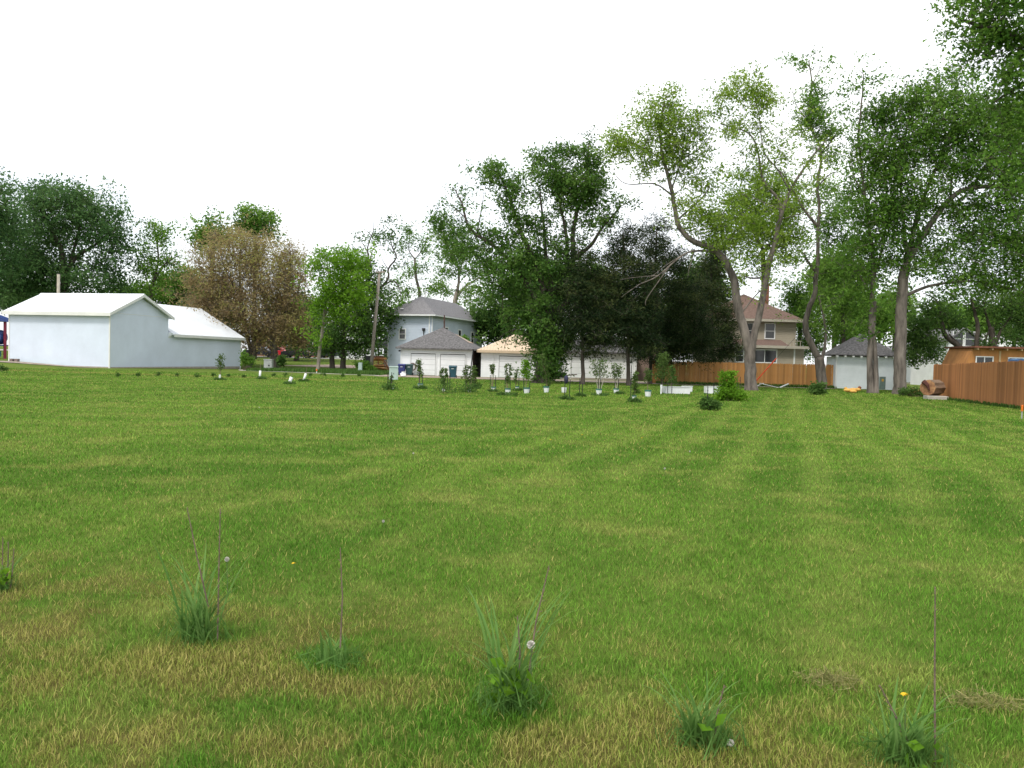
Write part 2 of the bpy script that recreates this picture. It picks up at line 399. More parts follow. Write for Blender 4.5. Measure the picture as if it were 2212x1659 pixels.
# ------------------------------------------------------------------ trees
DENS, PERF, SIZF = 2.3, 1.25, 1.0      # overall foliage density
def unit(a): return a/np.maximum(1e-9, np.linalg.norm(a, axis=-1, keepdims=True))
def leaves(name, C, per, sig, size, mat, parent, off, rs, tint, aspect=.6, flat=.35, spread=.16, upz=0.0, stretch=None, tri=True):
    C = np.asarray(C); K = len(C)
    per = np.full(K, per) if np.isscalar(per) else np.asarray(per)
    idx = np.repeat(np.arange(K), per); n = len(idx)
    S = np.array([1, 1, .75]) if stretch is None else np.array(stretch)
    d = rs.normal(size=(n, 3)); rr = rs.random((n, 1))**.6
    p = C[idx]+unit(d)*rr*1.9*sig*S
    a = rs.normal(size=(n, 3)); a[:, 2] = a[:, 2]*.8-flat+upz; a = unit(a)
    b = unit(np.cross(a, rs.normal(size=(n, 3)))); nn = np.cross(a, b)
    L = size*(.6+.8*rs.random((n, 1))); W = L*aspect
    t = np.clip(np.asarray(tint)[idx]+rs.normal(size=n)*spread, 0, 1)
    if tri:
        V = np.stack([p-a*L*.5+b*W*.5, p-a*L*.5-b*W*.5, p+a*L*.5], 1)-np.asarray(off)
        return rawmesh(name, V.reshape(-1, 3), 3, mat, np.repeat(t, 3), parent)
    V = np.stack([p-a*L*.5, p+b*W*.5+nn*W*.12, p+a*L*.5, p-b*W*.5+nn*W*.12], 1)-np.asarray(off)
    return rawmesh(name, V.reshape(-1, 3), 4, mat, np.repeat(t, 4), parent)
def catmull(pts, rad, k=4):
    pts = [Vector(p) for p in pts]; n = len(pts); o, r = [], []
    for i in range(n-1):
        p0, p1, p2, p3 = pts[max(i-1, 0)], pts[i], pts[i+1], pts[min(i+2, n-1)]
        for j in range(k):
            t = j/k
            o.append(.5*((2*p1)+(p2-p0)*t+(2*p0-5*p1+4*p2-p3)*t*t+(3*p1-p0-3*p2+p3)*t**3)); r.append(rad[i]*(1-t)+rad[i+1]*t)
    o.append(pts[-1]); r.append(rad[-1]); return o, r
def tree(name, label, D, limbs, blobs, bark, leaf, seed, size=.17, per=60, sig=.45, dens=1.0, group=None, tw=2, flat=.35,
         aspect=.6, cat='tree', base_u=None, sides=9, depth=1.0, spread=.16, tint_c=(.5, .22), upz=0.0, stretch=None, twl=.9, along=1.0, loose=.34):
    """limbs: list of (r0, r1, [(u, v[, dy]) ...]); v=None is the ground.  blobs: (u, v, ru, rv[, density[, dy]]) in picture units"""
    rnd = random.Random(seed); rs = np.random.default_rng(seed)
    m = MB(); nodes, nrad = [], []
    base = None
    def W(p):
        u, v = p[0], p[1]; dy = p[2] if len(p) > 2 else 0.0
        if v is None:
            g = GX(u, D+dy); return Vector((g.x, g.y, g.z-.2))
        return P(u, v, D+dy)
    for li, (r0, r1, pl) in enumerate(limbs):
        w = [W(p) for p in pl]
        if base is None: base = Vector((w[0].x, w[0].y, w[0].z+.2))
        n = len(w); rad = [r0+(r1-r0)*(i/(n-1))**.8 for i in range(n)]
        q, r = catmull(w, rad)
        j = .10*r0**.5
        q = [p+Vector((rnd.uniform(-j, j), rnd.uniform(-j, j), rnd.uniform(-j, j)*.5))*(0 if i == 0 else .6) for i, p in enumerate(q)]
        if pl[0][1] is None:      # root flare
            r[0] *= 1.45
            if len(r) > 1: r[1] *= 1.12
        m.tube(q, r, sides if r0 > .08 else 6)
        for p, rr in zip(q[2:], r[2:]): nodes.append(tuple(p)); nrad.append(rr)
    px = D/FPX; cl, ct, cw = [], [], []
    for bl in blobs:
        u, v, ru, rv = bl[:4]; de = bl[4] if len(bl) > 4 else 1.0; dy = bl[5] if len(bl) > 5 else 0.0
        c = P(u, v, D+dy); a, b, cc = ru*px*1.1, rv*px*1.1, .55*(ru+rv)*px*depth
        n = max(3, int(DENS*dens*de*a*b*cc**.5*1.15/sig**2.2)); bt = rnd.gauss(tint_c[0], .10)
        for k in range(n):
            while True:
                q = [rnd.uniform(-1, 1) for _ in range(3)]
                if sum(x*x for x in q) <= 1: break
            f = .92+.2*rnd.random(); wt = rnd.uniform(.55, 1.25)
            if rnd.random() < loose: f *= rnd.uniform(1.1, 1.85); wt = rnd.uniform(.25, .6)
            cl.append((c.x+q[0]*a*f, c.y+q[1]*cc*f, c.z+q[2]*b*f)); ct.append(rnd.gauss(bt, tint_c[1])); cw.append(wt)
    if along and blobs:
        for li, (r0, r1, pl) in enumerate(limbs):
            if r1 <= .0155 or (li == 0 and len(limbs) > 1) or (pl[0][1] is None and len(limbs) > 3): continue
            w = [W(p) for p in pl]; n = len(w)
            for q in range(int(along*sum((w[i+1]-w[i]).length for i in range(n-1))*2.0)):
                f = rnd.uniform(.38, 1.0)*(n-1); i = min(int(f), n-2); c = w[i]+(w[i+1]-w[i])*(f-i)
                o_ = Vector((rnd.gauss(0, 1), rnd.gauss(0, 1), rnd.gauss(.15, .8)))*sig*rnd.uniform(.8, 3.0)
                cl.append(tuple(c+o_)); ct.append(rnd.gauss(*tint_c)); cw.append(rnd.uniform(.3, .8))
    if cl:
        cl = np.array(cl); ct = np.array(ct)
        low = np.array([hgt(x, y)+.15 for x, y in cl[:, :2]]); cl[:, 2] = np.maximum(cl[:, 2], low+sig*.4)
        NA = np.array(nodes); d0 = np.array([np.min(np.linalg.norm(NA-c, axis=1)) for c in cl])
        order = np.argsort(d0); buf = np.zeros((len(NA)+3*len(cl), 3)); buf[:len(NA)] = NA; cnt = len(NA); rad = list(nrad)
        for i in order:
            c = cl[i]; dv = buf[:cnt]-c; dist = np.sqrt((dv**2).sum(1))+np.maximum(0, dv[:, 2])*.9
            k = int(np.argmin(dist)); s = buf[k].copy(); Ln = float(np.linalg.norm(c-s))
            if Ln < .15: continue
            r0 = min(rad[k]*.7, .012+.016*Ln); r0 = max(r0, .008)
            pts = []
            mid = s+(c-s)*.5+rs.normal(size=3)*Ln*.10; mid[2] += Ln*.06
            q34 = s+(c-s)*.8+rs.normal(size=3)*Ln*.06
            m.tube([s, mid, q34, c], [r0, r0*.75, r0*.5, r0*.3], 4 if r0 < .05 else 6, cap=False)
            for p, rr in ((mid, r0*.75), (q34, r0*.55), (c, r0*.4)):
                buf[cnt] = p; cnt += 1; rad.append(rr)
            for t in range(tw):
                e = c+unit(rs.normal(size=3)+np.array([0, 0, .25]))*sig*(twl+.7*rs.random())
                m.tube([q34 if t % 2 else c, (c+e)/2+rs.normal(size=3)*.06, e], [.010, .007, .004], 3, cap=False)
    t = thing(name, label, cat, base, 0, group)
    m.build('trunk', bark, t, off=base, smooth_=True)
    if len(cl) and per:
        leaves('crown', cl, np.maximum(3, (per*PERF*np.array(cw)).astype(int)), sig, size*SIZF, leaf, t, base, rs, ct, aspect, flat, spread, upz, stretch)
    return t
bark_grey = principled('bark_grey', (.185, .158, .136), .95, .36, 3.0, .9, 14, stretch=(1, 1, .25))
bark_dark = principled('bark_dark', (.10, .082, .068), .95, .28, 3.0, .9, 14, stretch=(1, 1, .25))
bark_pale = principled('bark_pale', (.30, .26, .21), .95, .28, 3.0, .7, 14, stretch=(1, 1, .25))
lf_dark = leafmat('leaf_dark_green', (0.03, 0.072, 0.018), (0.066, 0.14, 0.03), (0.12, 0.215, 0.05), 0.45)
lf_blue = leafmat('leaf_blue_green', (0.032, 0.08, 0.026), (0.07, 0.15, 0.046), (0.125, 0.225, 0.07), 0.45)
lf_mid = leafmat('leaf_mid_green', (0.044, 0.112, 0.016), (0.105, 0.225, 0.032), (0.18, 0.315, 0.058), 0.5)
lf_bright = leafmat('leaf_bright_green', (0.065, 0.16, 0.012), (0.125, 0.275, 0.02), (0.19, 0.36, 0.036), 0.48)
lf_yellow = leafmat('leaf_yellow_green', (0.092, 0.178, 0.02), (0.182, 0.3, 0.036), (0.27, 0.385, 0.062), 0.5)
lf_brown = leafmat('leaf_brown_bud', (0.19, 0.14, 0.07), (0.32, 0.25, 0.12), (0.3, 0.31, 0.09), 0.42)
lf_cedar = leafmat('cedar_spray', (0.014, 0.03, 0.012), (0.036, 0.06, 0.021), (0.088, 0.108, 0.036), 0.22)
lf_elm = leafmat('leaf_elm', (.040, .098, .020), (.090, .190, .036), (.160, .275, .060), .48)
lf_sap = leafmat('leaf_sapling', (.040, .080, .018), (.080, .140, .034), (.130, .200, .055), .4)
lf_weed = leafmat('leaf_weed', (0.04, 0.09, 0.022), (0.075, 0.15, 0.034), (0.12, 0.21, 0.055), 0.4)

TR = 'broadleaf trees behind the shed and houses'
tree('broadleaf_tree', 'huge dark blue-green tree towering behind the left white shed', 95,
     [(.55, .40, [(135, None), (138, 640), (140, 590)]), (.36, .12, [(140, 590), (128, 530), (95, 470), (80, 430)]),
      (.30, .10, [(140, 600), (165, 555), (205, 530), (255, 490)]), (.25, .1, [(140, 610), (80, 570), (30, 540)]), (.22, .08, [(150, 575), (170, 500), (180, 430)])],
     [(60, 530, 70, 90), (140, 470, 75, 60), (205, 470, 50, 55), (240, 530, 42, 60), (100, 600, 95, 45), (25, 620, 50, 45), (205, 610, 65, 42), (110, 425, 45, 25), (180, 420, 30, 18)],
     bark_dark, lf_blue, 11, size=.34, per=54, sig=.85, dens=.95, group=TR)
tree('broadleaf_tree', 'tall dark tree cut by the left edge of the picture', 84,
     [(.5, .35, [(-45, None), (-40, 640), (-35, 560)]), (.3, .1, [(-35, 560), (-15, 470), (5, 400)]), (.25, .08, [(-35, 580), (-80, 500), (-100, 440)])],
     [(-5, 420, 34, 50), (-15, 520, 48, 75), (-70, 480, 50, 80), (-30, 610, 50, 45)], bark_dark, lf_blue, 12, size=.32, per=54, sig=.8, group=TR)
tree('broadleaf_tree', 'small open-crowned tree right of the huge one behind the shed', 96,
     [(.26, .18, [(322, None), (325, 645), (334, 600)]), (.16, .05, [(334, 600), (342, 560), (338, 510), (332, 490)]), (.14, .05, [(334, 605), (352, 575), (372, 560), (385, 552)]), (.1, .04, [(326, 630), (312, 590), (305, 565)])],
     [(334, 505, 26, 24), (315, 555, 22, 22), (355, 520, 18, 22), (345, 565, 26, 22), (372, 560, 16, 14), (345, 620, 40, 20), (300, 590, 18, 22)], bark_dark, lf_mid, 13, size=.28, per=46, sig=.6, dens=.8, group=TR)
for i, (u, v0, ru, rv, D, lab, lf) in enumerate((
        (395, 625, 55, 45, 112, 'rounded olive tree low behind the shed roof', lf_mid),
        (290, 640, 60, 25, 110, 'low green tree just above the white shed ridge', lf_mid),
        (455, 505, 42, 32, 104, 'green treetop rising behind the left side of the brown tree', lf_mid),
        (548, 482, 44, 34, 106, 'highest green treetop rising behind the brown tree', lf_mid),
        (640, 690, 60, 60, 104, 'dark green tree behind the brown tree above the street', lf_dark),
        (1075, 690, 55, 55, 92, 'dense green tree right behind the grey house', lf_dark),
        (1420, 700, 90, 60, 92, 'dark tree behind the cedars', lf_dark),
        (1860, 690, 60, 60, 84, 'green tree behind the right white garage', lf_mid),
        (2045, 690, 45, 40, 98, 'pale green tree far behind the right fence', lf_mid),
        (460, 675, 55, 42, 108, 'olive-green tree low behind the shed wing', lf_mid),
        (60, 640, 70, 30, 112, 'dark low tree behind the left end of the shed roof', lf_blue),
        (880, 690, 50, 40, 118, 'far green tree behind the left side of the grey house', lf_mid),
        (1165, 620, 60, 60, 88, 'dark green tree filling the gap behind the elm', lf_dark),
        (1290, 640, 60, 70, 90, 'dark green tree behind the first cedar', lf_dark),
        (1510, 620, 60, 60, 86, 'dark green tree behind the narrow cedar', lf_dark),
        (1800, 610, 50, 60, 90, 'mid green tree behind the twin-stemmed tree', lf_mid),
        (1930, 670, 40, 50, 92, 'mid green tree behind the massive spreading tree', lf_mid),
        (2110, 690, 55, 40, 84, 'mid green tree behind the wooden shed', lf_mid),
        (2240, 690, 60, 60, 76, 'dark green tree at the far right behind the wooden shed', lf_dark))):
    tree('broadleaf_tree', lab, D, [(.3, .14, [(u, None), (u+4, v0+rv*.6), (u, v0), (u-4, v0-rv*.6)]), (.16, .05, [(u+3, v0+rv*.5), (u-ru*.5, v0)]), (.16, .05, [(u+3, v0+rv*.4), (u+ru*.5, v0-rv*.2)])],
         [(u, v0-rv*.4, ru*.6, rv*.5), (u-ru*.45, v0, ru*.5, rv*.55), (u+ru*.45, v0, ru*.5, rv*.55), (u, v0+rv*.45, ru*.8, rv*.5)],
         bark_dark, lf, 20+i, size=.40, per=60, sig=.85, dens=1.7, group=TR)
tree('budding_tree', 'wide brownish budding tree with leaning trunks right of the shed', 86,
     [(.34, .12, [(538, None), (548, 765), (562, 740), (580, 712), (620, 680), (662, 648)]), (.42, .3, [(593, None), (592, 745), (588, 715)]),
      (.28, .06, [(588, 720), (575, 660), (555, 590), (545, 540)]), (.24, .05, [(588, 715), (610, 650), (625, 590), (628, 545)]),
      (.26, .06, [(545, 770), (530, 700), (520, 640), (518, 560), (525, 510)]), (.2, .05, [(530, 700), (490, 650), (455, 610), (430, 580)]),
      (.16, .04, [(522, 640), (490, 590), (475, 540)]), (.16, .04, [(600, 695), (640, 640), (650, 590)])],
     [(500, 555, 70, 55), (455, 600, 42, 50), (585, 585, 60, 60), (630, 590, 34, 55), (480, 665, 60, 55), (560, 670, 80, 50), (620, 680, 45, 50), (440, 670, 40, 40), (530, 730, 40, 30), (580, 720, 60, 30), (640, 725, 30, 30)],
     bark_grey, lf_brown, 31, size=.24, per=46, sig=.66, dens=1.5, tw=4, aspect=.45, tint_c=(.48, .3), twl=1.4)
tree('broadleaf_tree', 'bright green young tree with a pale trunk left of the utility pole', 70,
     [(.17, .12, [(686, None), (690, 760), (698, 700), (702, 660)]), (.10, .04, [(702, 660), (712, 610), (705, 560)]), (.10, .04, [(700, 680), (730, 640), (755, 590), (762, 560)]), (.07, .03, [(699, 690), (720, 672), (748, 676)])],
     [(700, 562, 30, 28), (762, 575, 34, 36), (728, 615, 46, 36), (705, 660, 34, 28), (752, 680, 24, 17), (770, 630, 28, 30), (692, 722, 17, 26), (735, 650, 30, 24)], bark_pale, lf_bright, 33, size=.22, per=60, sig=.5, dens=1.0)
tree('broadleaf_tree', 'dense dark tree with two trunks and bare snag tops behind the utility pole', 81,
     [(.30, .2, [(717, None), (718, 760), (722, 715)]), (.32, .2, [(741, None), (742, 760), (745, 700)]), (.2, .07, [(745, 700), (775, 640), (795, 600), (800, 560)]),
      (.10, .02, [(800, 580), (794, 535), (806, 500), (808, 472)]), (.07, .015, [(797, 550), (785, 528), (778, 520)]), (.07, .012, [(800, 560), (808, 535), (832, 528)]), (.05, .01, [(803, 510), (794, 500), (790, 492)]),
      (.14, .02, [(800, 640), (837, 605), (839, 580), (856, 556), (846, 532), (845, 510), (852, 497)]), (.05, .01, [(839, 582), (828, 565), (823, 552)]), (.05, .01, [(848, 535), (858, 520), (862, 510)]),
      (.10, .03, [(830, 615), (850, 607), (862, 622), (866, 640)])],
     [(740, 725, 55, 42), (795, 690, 40, 50), (760, 665, 45, 40), (800, 735, 34, 36), (832, 655, 22, 28), (838, 700, 16, 22), (770, 585, 26, 30), (800, 625, 30, 36), (720, 690, 30, 40), (700, 740, 26, 26), (735, 558, 20, 14)],
     bark_dark, lf_dark, 34, size=.26, per=62, sig=.6, dens=1.0)
tree('broadleaf_tree', 'thin sparse tree with forked top behind the grey house', 106,
     [(.24, .14, [(915, None), (908, 648), (900, 605), (897, 575), (896, 560)]), (.10, .03, [(896, 560), (884, 541), (885, 515), (885, 495)]), (.08, .03, [(896, 560), (908, 545), (918, 525), (922, 512)]), (.05, .02, [(900, 600), (880, 596), (864, 604)])],
     [(884, 505, 14, 15), (919, 527, 13, 16), (878, 538, 15, 10), (884, 580, 20, 14), (915, 582, 11, 14), (866, 602, 18, 9), (884, 632, 25, 12), (945, 625, 34, 22), (905, 555, 12, 10)], bark_grey, lf_mid, 35, size=.26, per=36, sig=.5, dens=.8)
tree('broadleaf_tree', 'ivy-clad pale forked tree behind the right end of the grey house', 102,
     [(.36, .26, [(978, None), (982, 660), (988, 630)]), (.2, .06, [(988, 630), (991, 585), (972, 540), (952, 492)]), (.2, .08, [(984, 645), (1004, 620), (1035, 600)]), (.12, .05, [(990, 590), (1005, 550), (1010, 520)])],
     [(955, 490, 24, 17), (992, 505, 34, 24), (975, 540, 34, 24), (1010, 565, 36, 28), (962, 592, 22, 18), (1035, 620, 34, 28), (1005, 655, 22, 26), (950, 560, 18, 16)], bark_pale, lf_mid, 36, size=.27, per=40, sig=.6, dens=.85, tw=4)
# the big trees along the alley
tree('elm_tree', 'big dark ragged elm with ivy on its trunk beside the tan-roofed garage', 54,
     [(.55, .42, [(1168, None), (1176, 770), (1183, 710), (1187, 655)]),
      (.26, .05, [(1187, 660), (1152, 563), (1117, 480), (1100, 426), (1076, 368)]),
      (.22, .03, [(1180, 690), (1130, 600), (1074, 537), (1016, 495), (998, 440), (982, 408)]), (.06, .012, [(1030, 505), (1040, 455), (1046, 415)]), (.05, .01, [(1005, 470), (985, 452), (972, 440)]),
      (.24, .05, [(1187, 655), (1188, 596), (1178, 547), (1175, 498), (1166, 410)]),
      (.30, .05, [(1190, 680), (1232, 641), (1237, 547), (1240, 482), (1268, 380), (1272, 310)]),
      (.18, .05, [(1237, 560), (1276, 530), (1302, 491), (1341, 446)]), (.2, .06, [(1188, 640), (1217, 602), (1225, 520), (1210, 440), (1200, 350)]),
      (.05, .012, [(1150, 655), (1115, 668), (1100, 690)]), (.05, .012, [(1215, 730), (1228, 712), (1240, 700)]), (.06, .01, [(1150, 720), (1110, 712), (1070, 735)]), (.05, .01, [(1074, 537), (1068, 590), (1062, 650)]), (.05, .01, [(1100, 570), (1085, 640), (1090, 700)]), (.04, .008, [(1110, 712), (1095, 735), (1088, 755)]), (.04, .008, [(1016, 495), (1040, 540), (1045, 600)])],
     [(1081, 377, 34, 22), (1104, 426, 27, 27), (1126, 482, 28, 28), (1195, 337, 46, 20), (1185, 390, 46, 32), (1270, 345, 26, 38), (1232, 425, 36, 38), (1276, 407, 32, 42), (1292, 472, 28, 23), (1351, 433, 24, 8, .7),
      (1172, 500, 26, 26, .8), (1130, 547, 32, 27), (1064, 524, 36, 20), (960, 482, 27, 13), (983, 525, 32, 24, .7), (1025, 560, 36, 26, .7), (1100, 594, 54, 36), (1195, 575, 52, 36), (1235, 615, 40, 42), (1064, 628, 40, 26, .35),
      (1152, 660, 50, 36, 1.0), (1140, 706, 30, 24, .5), (1180, 712, 55, 38, 1.2), (1184, 775, 32, 42, 2.0), (1210, 730, 30, 34), (1264, 318, 14, 14)],
     bark_dark, lf_elm, 41, size=.19, per=74, sig=.44, dens=1.5, tw=3, loose=.5, tint_c=(.42, .24))
CED = dict(along=.4, size=.19, per=100, sig=.42, dens=1.5, tw=2, aspect=.28, flat=.1, spread=.2, tint_c=(.38, .26), stretch=(1.1, 1.1, .6))
tree('cedar_tree', 'dark cedar with a bare lower trunk next to the elm', 53, [(.15, .05, [(1259, None), (1259, 770), (1257, 700), (1253, 600), (1250, 540)])],
     [(1252, 560, 20, 36), (1250, 630, 36, 50), (1232, 695, 36, 40), (1275, 690, 36, 44), (1222, 735, 24, 22, .8), (1280, 745, 26, 22, .8)], bark_dark, lf_cedar, 42, **CED)
tree('cedar_tree', 'tall dark cedar with a bent trunk before the white garage', 53.5, [(.17, .05, [(1358, None), (1357, 790), (1356, 700), (1350, 600), (1345, 500)])],
     [(1348, 520, 30, 36), (1335, 590, 48, 48), (1330, 660, 58, 46), (1310, 720, 52, 36), (1375, 700, 45, 45), (1385, 610, 42, 50), (1300, 745, 34, 20, .8), (1380, 752, 40, 22)], bark_dark, lf_cedar, 43, **CED)
tree('cedar_tree', 'broadest dark cedar over the left end of the back fence', 58.5, [(.17, .06, [(1404, None), (1406, 780), (1410, 690), (1415, 590), (1418, 500)])],
     [(1415, 510, 34, 34), (1430, 580, 50, 45), (1450, 650, 62, 50), (1470, 715, 64, 42), (1420, 735, 50, 36), (1500, 755, 44, 26), (1440, 775, 36, 12)], bark_dark, lf_cedar, 44, **CED)
tree('cedar_tree', 'narrow dark cedar behind the fence left of the forked tree', 64, [(.17, .06, [(1540, None), (1540, 780), (1538, 650), (1535, 530)])],
     [(1535, 545, 24, 30), (1535, 610, 34, 45), (1545, 690, 38, 50), (1530, 750, 44, 38), (1570, 755, 22, 32)], bark_dark, lf_cedar, 45, **CED)
tree('maple_tree', 'yellow-green forked tree with a thick pale grey trunk by the back fence', 50.5,
     [(.40, .05, [(1622, None), (1621, 800), (1620, 765), (1613, 730), (1594, 663), (1582, 596), (1547, 542), (1492, 518), (1463, 479), (1453, 420), (1433, 342), (1426, 284), (1436, 222)]),
      (.07, .015, [(1455, 425), (1414, 397), (1352, 397), (1322, 368)]), (.07, .02, [(1464, 475), (1523, 420), (1530, 400)]), (.07, .02, [(1440, 370), (1480, 340), (1515, 319), (1543, 280)]), (.06, .02, [(1433, 345), (1390, 320), (1345, 300)]), (.06, .02, [(1450, 410), (1475, 330), (1470, 250)]),
      (.09, .012, [(1548, 545), (1510, 542), (1476, 550), (1420, 596), (1380, 615), (1342, 642)]), (.04, .01, [(1480, 548), (1440, 572), (1405, 600)]), (.04, .01, [(1450, 570), (1400, 640), (1395, 660)]), (.04, .01, [(1500, 543), (1490, 575), (1485, 600)]), (.03, .008, [(1420, 595), (1365, 600), (1340, 605)]),
      (.30, .04, [(1621, 775), (1626, 738), (1637, 694), (1656, 596), (1675, 518), (1689, 460), (1709, 409), (1746, 350), (1785, 303)]),
      (.11, .03, [(1687, 470), (1682, 432), (1648, 389), (1637, 327), (1617, 288), (1556, 268)]), (.06, .02, [(1705, 412), (1680, 366), (1650, 327), (1640, 250), (1625, 190)]),
      (.07, .02, [(1580, 600), (1560, 520), (1560, 460)]), (.07, .02, [(1600, 680), (1630, 640), (1665, 610)]), (.05, .02, [(1690, 455), (1645, 435), (1625, 425)])],
     [(1453, 212, 28, 20), (1425, 245, 46, 32), (1368, 303, 48, 30), (1445, 284, 50, 42), (1318, 325, 15, 20), (1478, 335, 40, 36), (1408, 350, 52, 24), (1515, 262, 14, 34, .8), (1511, 385, 26, 26), (1484, 438, 32, 22), (1507, 478, 42, 30), (1554, 470, 34, 30), (1572, 520, 50, 26), (1613, 498, 36, 34),
      (1617, 180, 28, 22), (1570, 221, 26, 34), (1632, 206, 34, 26), (1632, 262, 26, 26, .8), (1582, 276, 26, 15), (1672, 200, 20, 24, .6), (1703, 270, 34, 44, .30), (1700, 340, 30, 30, .4), (1625, 330, 26, 20, .5)],
     bark_grey, lf_yellow, 46, size=.165, per=62, sig=.44, dens=1.35, tw=3, sides=12, loose=.55, along=1.5)
tree('broadleaf_tree', 'green round-crowned tree filling the fork of the pale grey tree', 74,
     [(.3, .2, [(1655, None), (1650, 620), (1648, 540)]), (.16, .05, [(1648, 540), (1620, 480), (1610, 420)]), (.16, .05, [(1648, 545), (1690, 490), (1705, 430)]), (.1, .04, [(1650, 600), (1620, 600), (1600, 590)])],
     [(1632, 405, 52, 36), (1708, 440, 40, 42), (1668, 478, 58, 36), (1700, 535, 34, 34), (1598, 450, 36, 34), (1640, 550, 40, 24, .6), (1590, 590, 26, 26, .6)], bark_dark, lf_yellow, 47, size=.24, per=60, sig=.55, dens=1.2, loose=.5, tint_c=(.3, .2))
tree('broadleaf_tree', 'tall sparse tree with twin crooked stems right of the pale forked tree', 55.5,
     [(.36, .32, [(1774, None), (1774, 810), (1770, 771)]), (.24, .04, [(1768, 775), (1747, 732), (1740, 705), (1747, 667), (1760, 635), (1763, 600), (1766, 569), (1768, 490), (1770, 452), (1766, 397), (1774, 327), (1746, 256), (1755, 186), (1747, 131)]),
      (.12, .05, [(1775, 775), (1782, 750), (1783, 708), (1773, 659), (1768, 640)]), (.12, .02, [(1768, 490), (1742, 460), (1715, 415), (1690, 375), (1672, 360)]), (.07, .015, [(1770, 335), (1800, 300), (1812, 280)]), (.06, .015, [(1768, 400), (1795, 375), (1815, 372)]), (.1, .06, [(1764, 590), (1742, 560), (1738, 545)]), (.05, .012, [(1752, 270), (1722, 230), (1710, 190)]), (.05, .012, [(1750, 190), (1768, 155), (1775, 120)])],
     [(1754, 208, 17, 34, .7), (1769, 245, 34, 34, .8), (1789, 284, 30, 26, .8), (1752, 131, 18, 22, .35), (1789, 334, 26, 26, .4), (1728, 255, 17, 26, .35), (1785, 170, 14, 30, .25), (1705, 140, 18, 14, .15), (1810, 370, 16, 20, .4), (1800, 440, 20, 20, .4)], bark_grey, lf_mid, 48, size=.175, per=54, sig=.40, dens=1.4, tw=3, tint_c=(.6, .2))
tree('broadleaf_tree', 'leafy green tree with low hanging branches left of the right white garage', 66,
     [(.2, .14, [(1822, None), (1822, 740), (1820, 660)]), (.1, .04, [(1820, 660), (1800, 590), (1790, 520)]), (.1, .04, [(1820, 670), (1850, 620), (1860, 560)]), (.06, .02, [(1821, 690), (1790, 690), (1770, 710)])],
     [(1815, 630, 36, 40), (1776, 655, 26, 40), (1845, 590, 34, 42), (1800, 705, 34, 26), (1795, 560, 34, 44), (1800, 490, 36, 34), (1845, 520, 30, 34), (1830, 440, 34, 36, .8), (1790, 400, 24, 30, .5), (1850, 660, 26, 28, .7), (1830, 720, 26, 16, .7)], bark_dark, lf_mid, 49, size=.19, per=60, sig=.48, dens=1.0)
tree('broadleaf_tree', 'rounded deep green tree right beside the beige house chimney', 80,
     [(.25, .12, [(1728, None), (1728, 700), (1725, 640)])], [(1722, 640, 32, 34), (1712, 685, 26, 34), (1745, 680, 30, 46), (1745, 740, 28, 36)], bark_dark, lf_mid, 50, size=.22, per=70, sig=.55, dens=1.1, tint_c=(.38, .18))
tree('broadleaf_tree', 'tree with a split double trunk before the right white garage', 51,
     [(.22, .13, [(1880, None), (1879, 800), (1881, 720), (1884, 650), (1887, 600)]), (.20, .10, [(1891, None), (1892, 800), (1888, 720), (1890, 650)]), (.14, .03, [(1887, 600), (1884, 540), (1868, 423), (1855, 300), (1862, 220), (1866, 160)]),
      (.1, .03, [(1887, 600), (1905, 540), (1915, 450), (1910, 340), (1905, 250)]), (.07, .02, [(1885, 640), (1860, 600), (1842, 560)]), (.06, .02, [(1868, 423), (1845, 380), (1838, 330)])],
     [(1868, 150, 26, 20, .35), (1852, 210, 26, 26, .4), (1906, 235, 40, 32, .8), (1876, 317, 40, 34, .8), (1866, 381, 40, 38, .9), (1918, 360, 40, 40), (1876, 444, 50, 40), (1897, 508, 56, 42), (1855, 550, 36, 42, .8), (1906, 585, 50, 34, .8), (1845, 635, 32, 26, .6), (1900, 655, 36, 26, .5), (1870, 700, 30, 24, .5)],
     bark_grey, lf_mid, 51, size=.19, per=54, sig=.47, dens=1.3, loose=.45, tw=3)
tree('broadleaf_tree', 'massive spreading tree at the right with a limb arching out of the picture', 50.5,
     [(.40, .30, [(1943, None), (1944, 800), (1946, 720), (1948, 650), (1952, 600), (1957, 571)]), (.22, .10, [(1957, 571), (1999, 500), (2054, 428), (2100, 406), (2177, 404), (2260, 425)]),
      (.17, .04, [(1957, 571), (1982, 466), (2024, 360), (2067, 300), (2090, 240)]), (.13, .05, [(1952, 640), (1980, 628), (2024, 614), (2109, 608), (2215, 632)]), (.12, .03, [(1960, 560), (1950, 460), (1945, 380), (1955, 300), (1965, 230)]),
      (.1, .03, [(2100, 406), (2140, 340), (2180, 280)]), (.08, .03, [(2054, 428), (2060, 370), (2100, 330)])],
     [(1961, 215, 34, 34, .9), (2003, 192, 42, 32), (2067, 205, 52, 42), (2024, 256, 66, 42), (2109, 275, 66, 50), (2172, 256, 52, 50), (1982, 317, 52, 42), (2067, 339, 60, 42), (2151, 350, 60, 42), (1940, 385, 42, 42), (1985, 423, 52, 42), (2024, 529, 52, 34, .9), (2130, 480, 60, 42), (2109, 542, 60, 34), (2185, 529, 52, 50), (2193, 444, 44, 36), (2067, 598, 52, 20, .9), (2003, 571, 44, 26, .9), (2150, 600, 50, 26, .9), (2230, 330, 50, 80), (2235, 560, 50, 60), (1945, 460, 40, 40), (2040, 470, 40, 30, .8), (1935, 310, 40, 40, .8), (1930, 250, 30, 34, .6), (2210, 400, 40, 50), (2090, 410, 50, 34, .8), (1950, 540, 44, 34, .8), (2190, 610, 40, 26), (2060, 640, 40, 14, .6)],
     bark_grey, lf_mid, 52, size=.19, per=54, sig=.47, dens=1.3, loose=.45, tw=3, tint_c=(.45, .22))
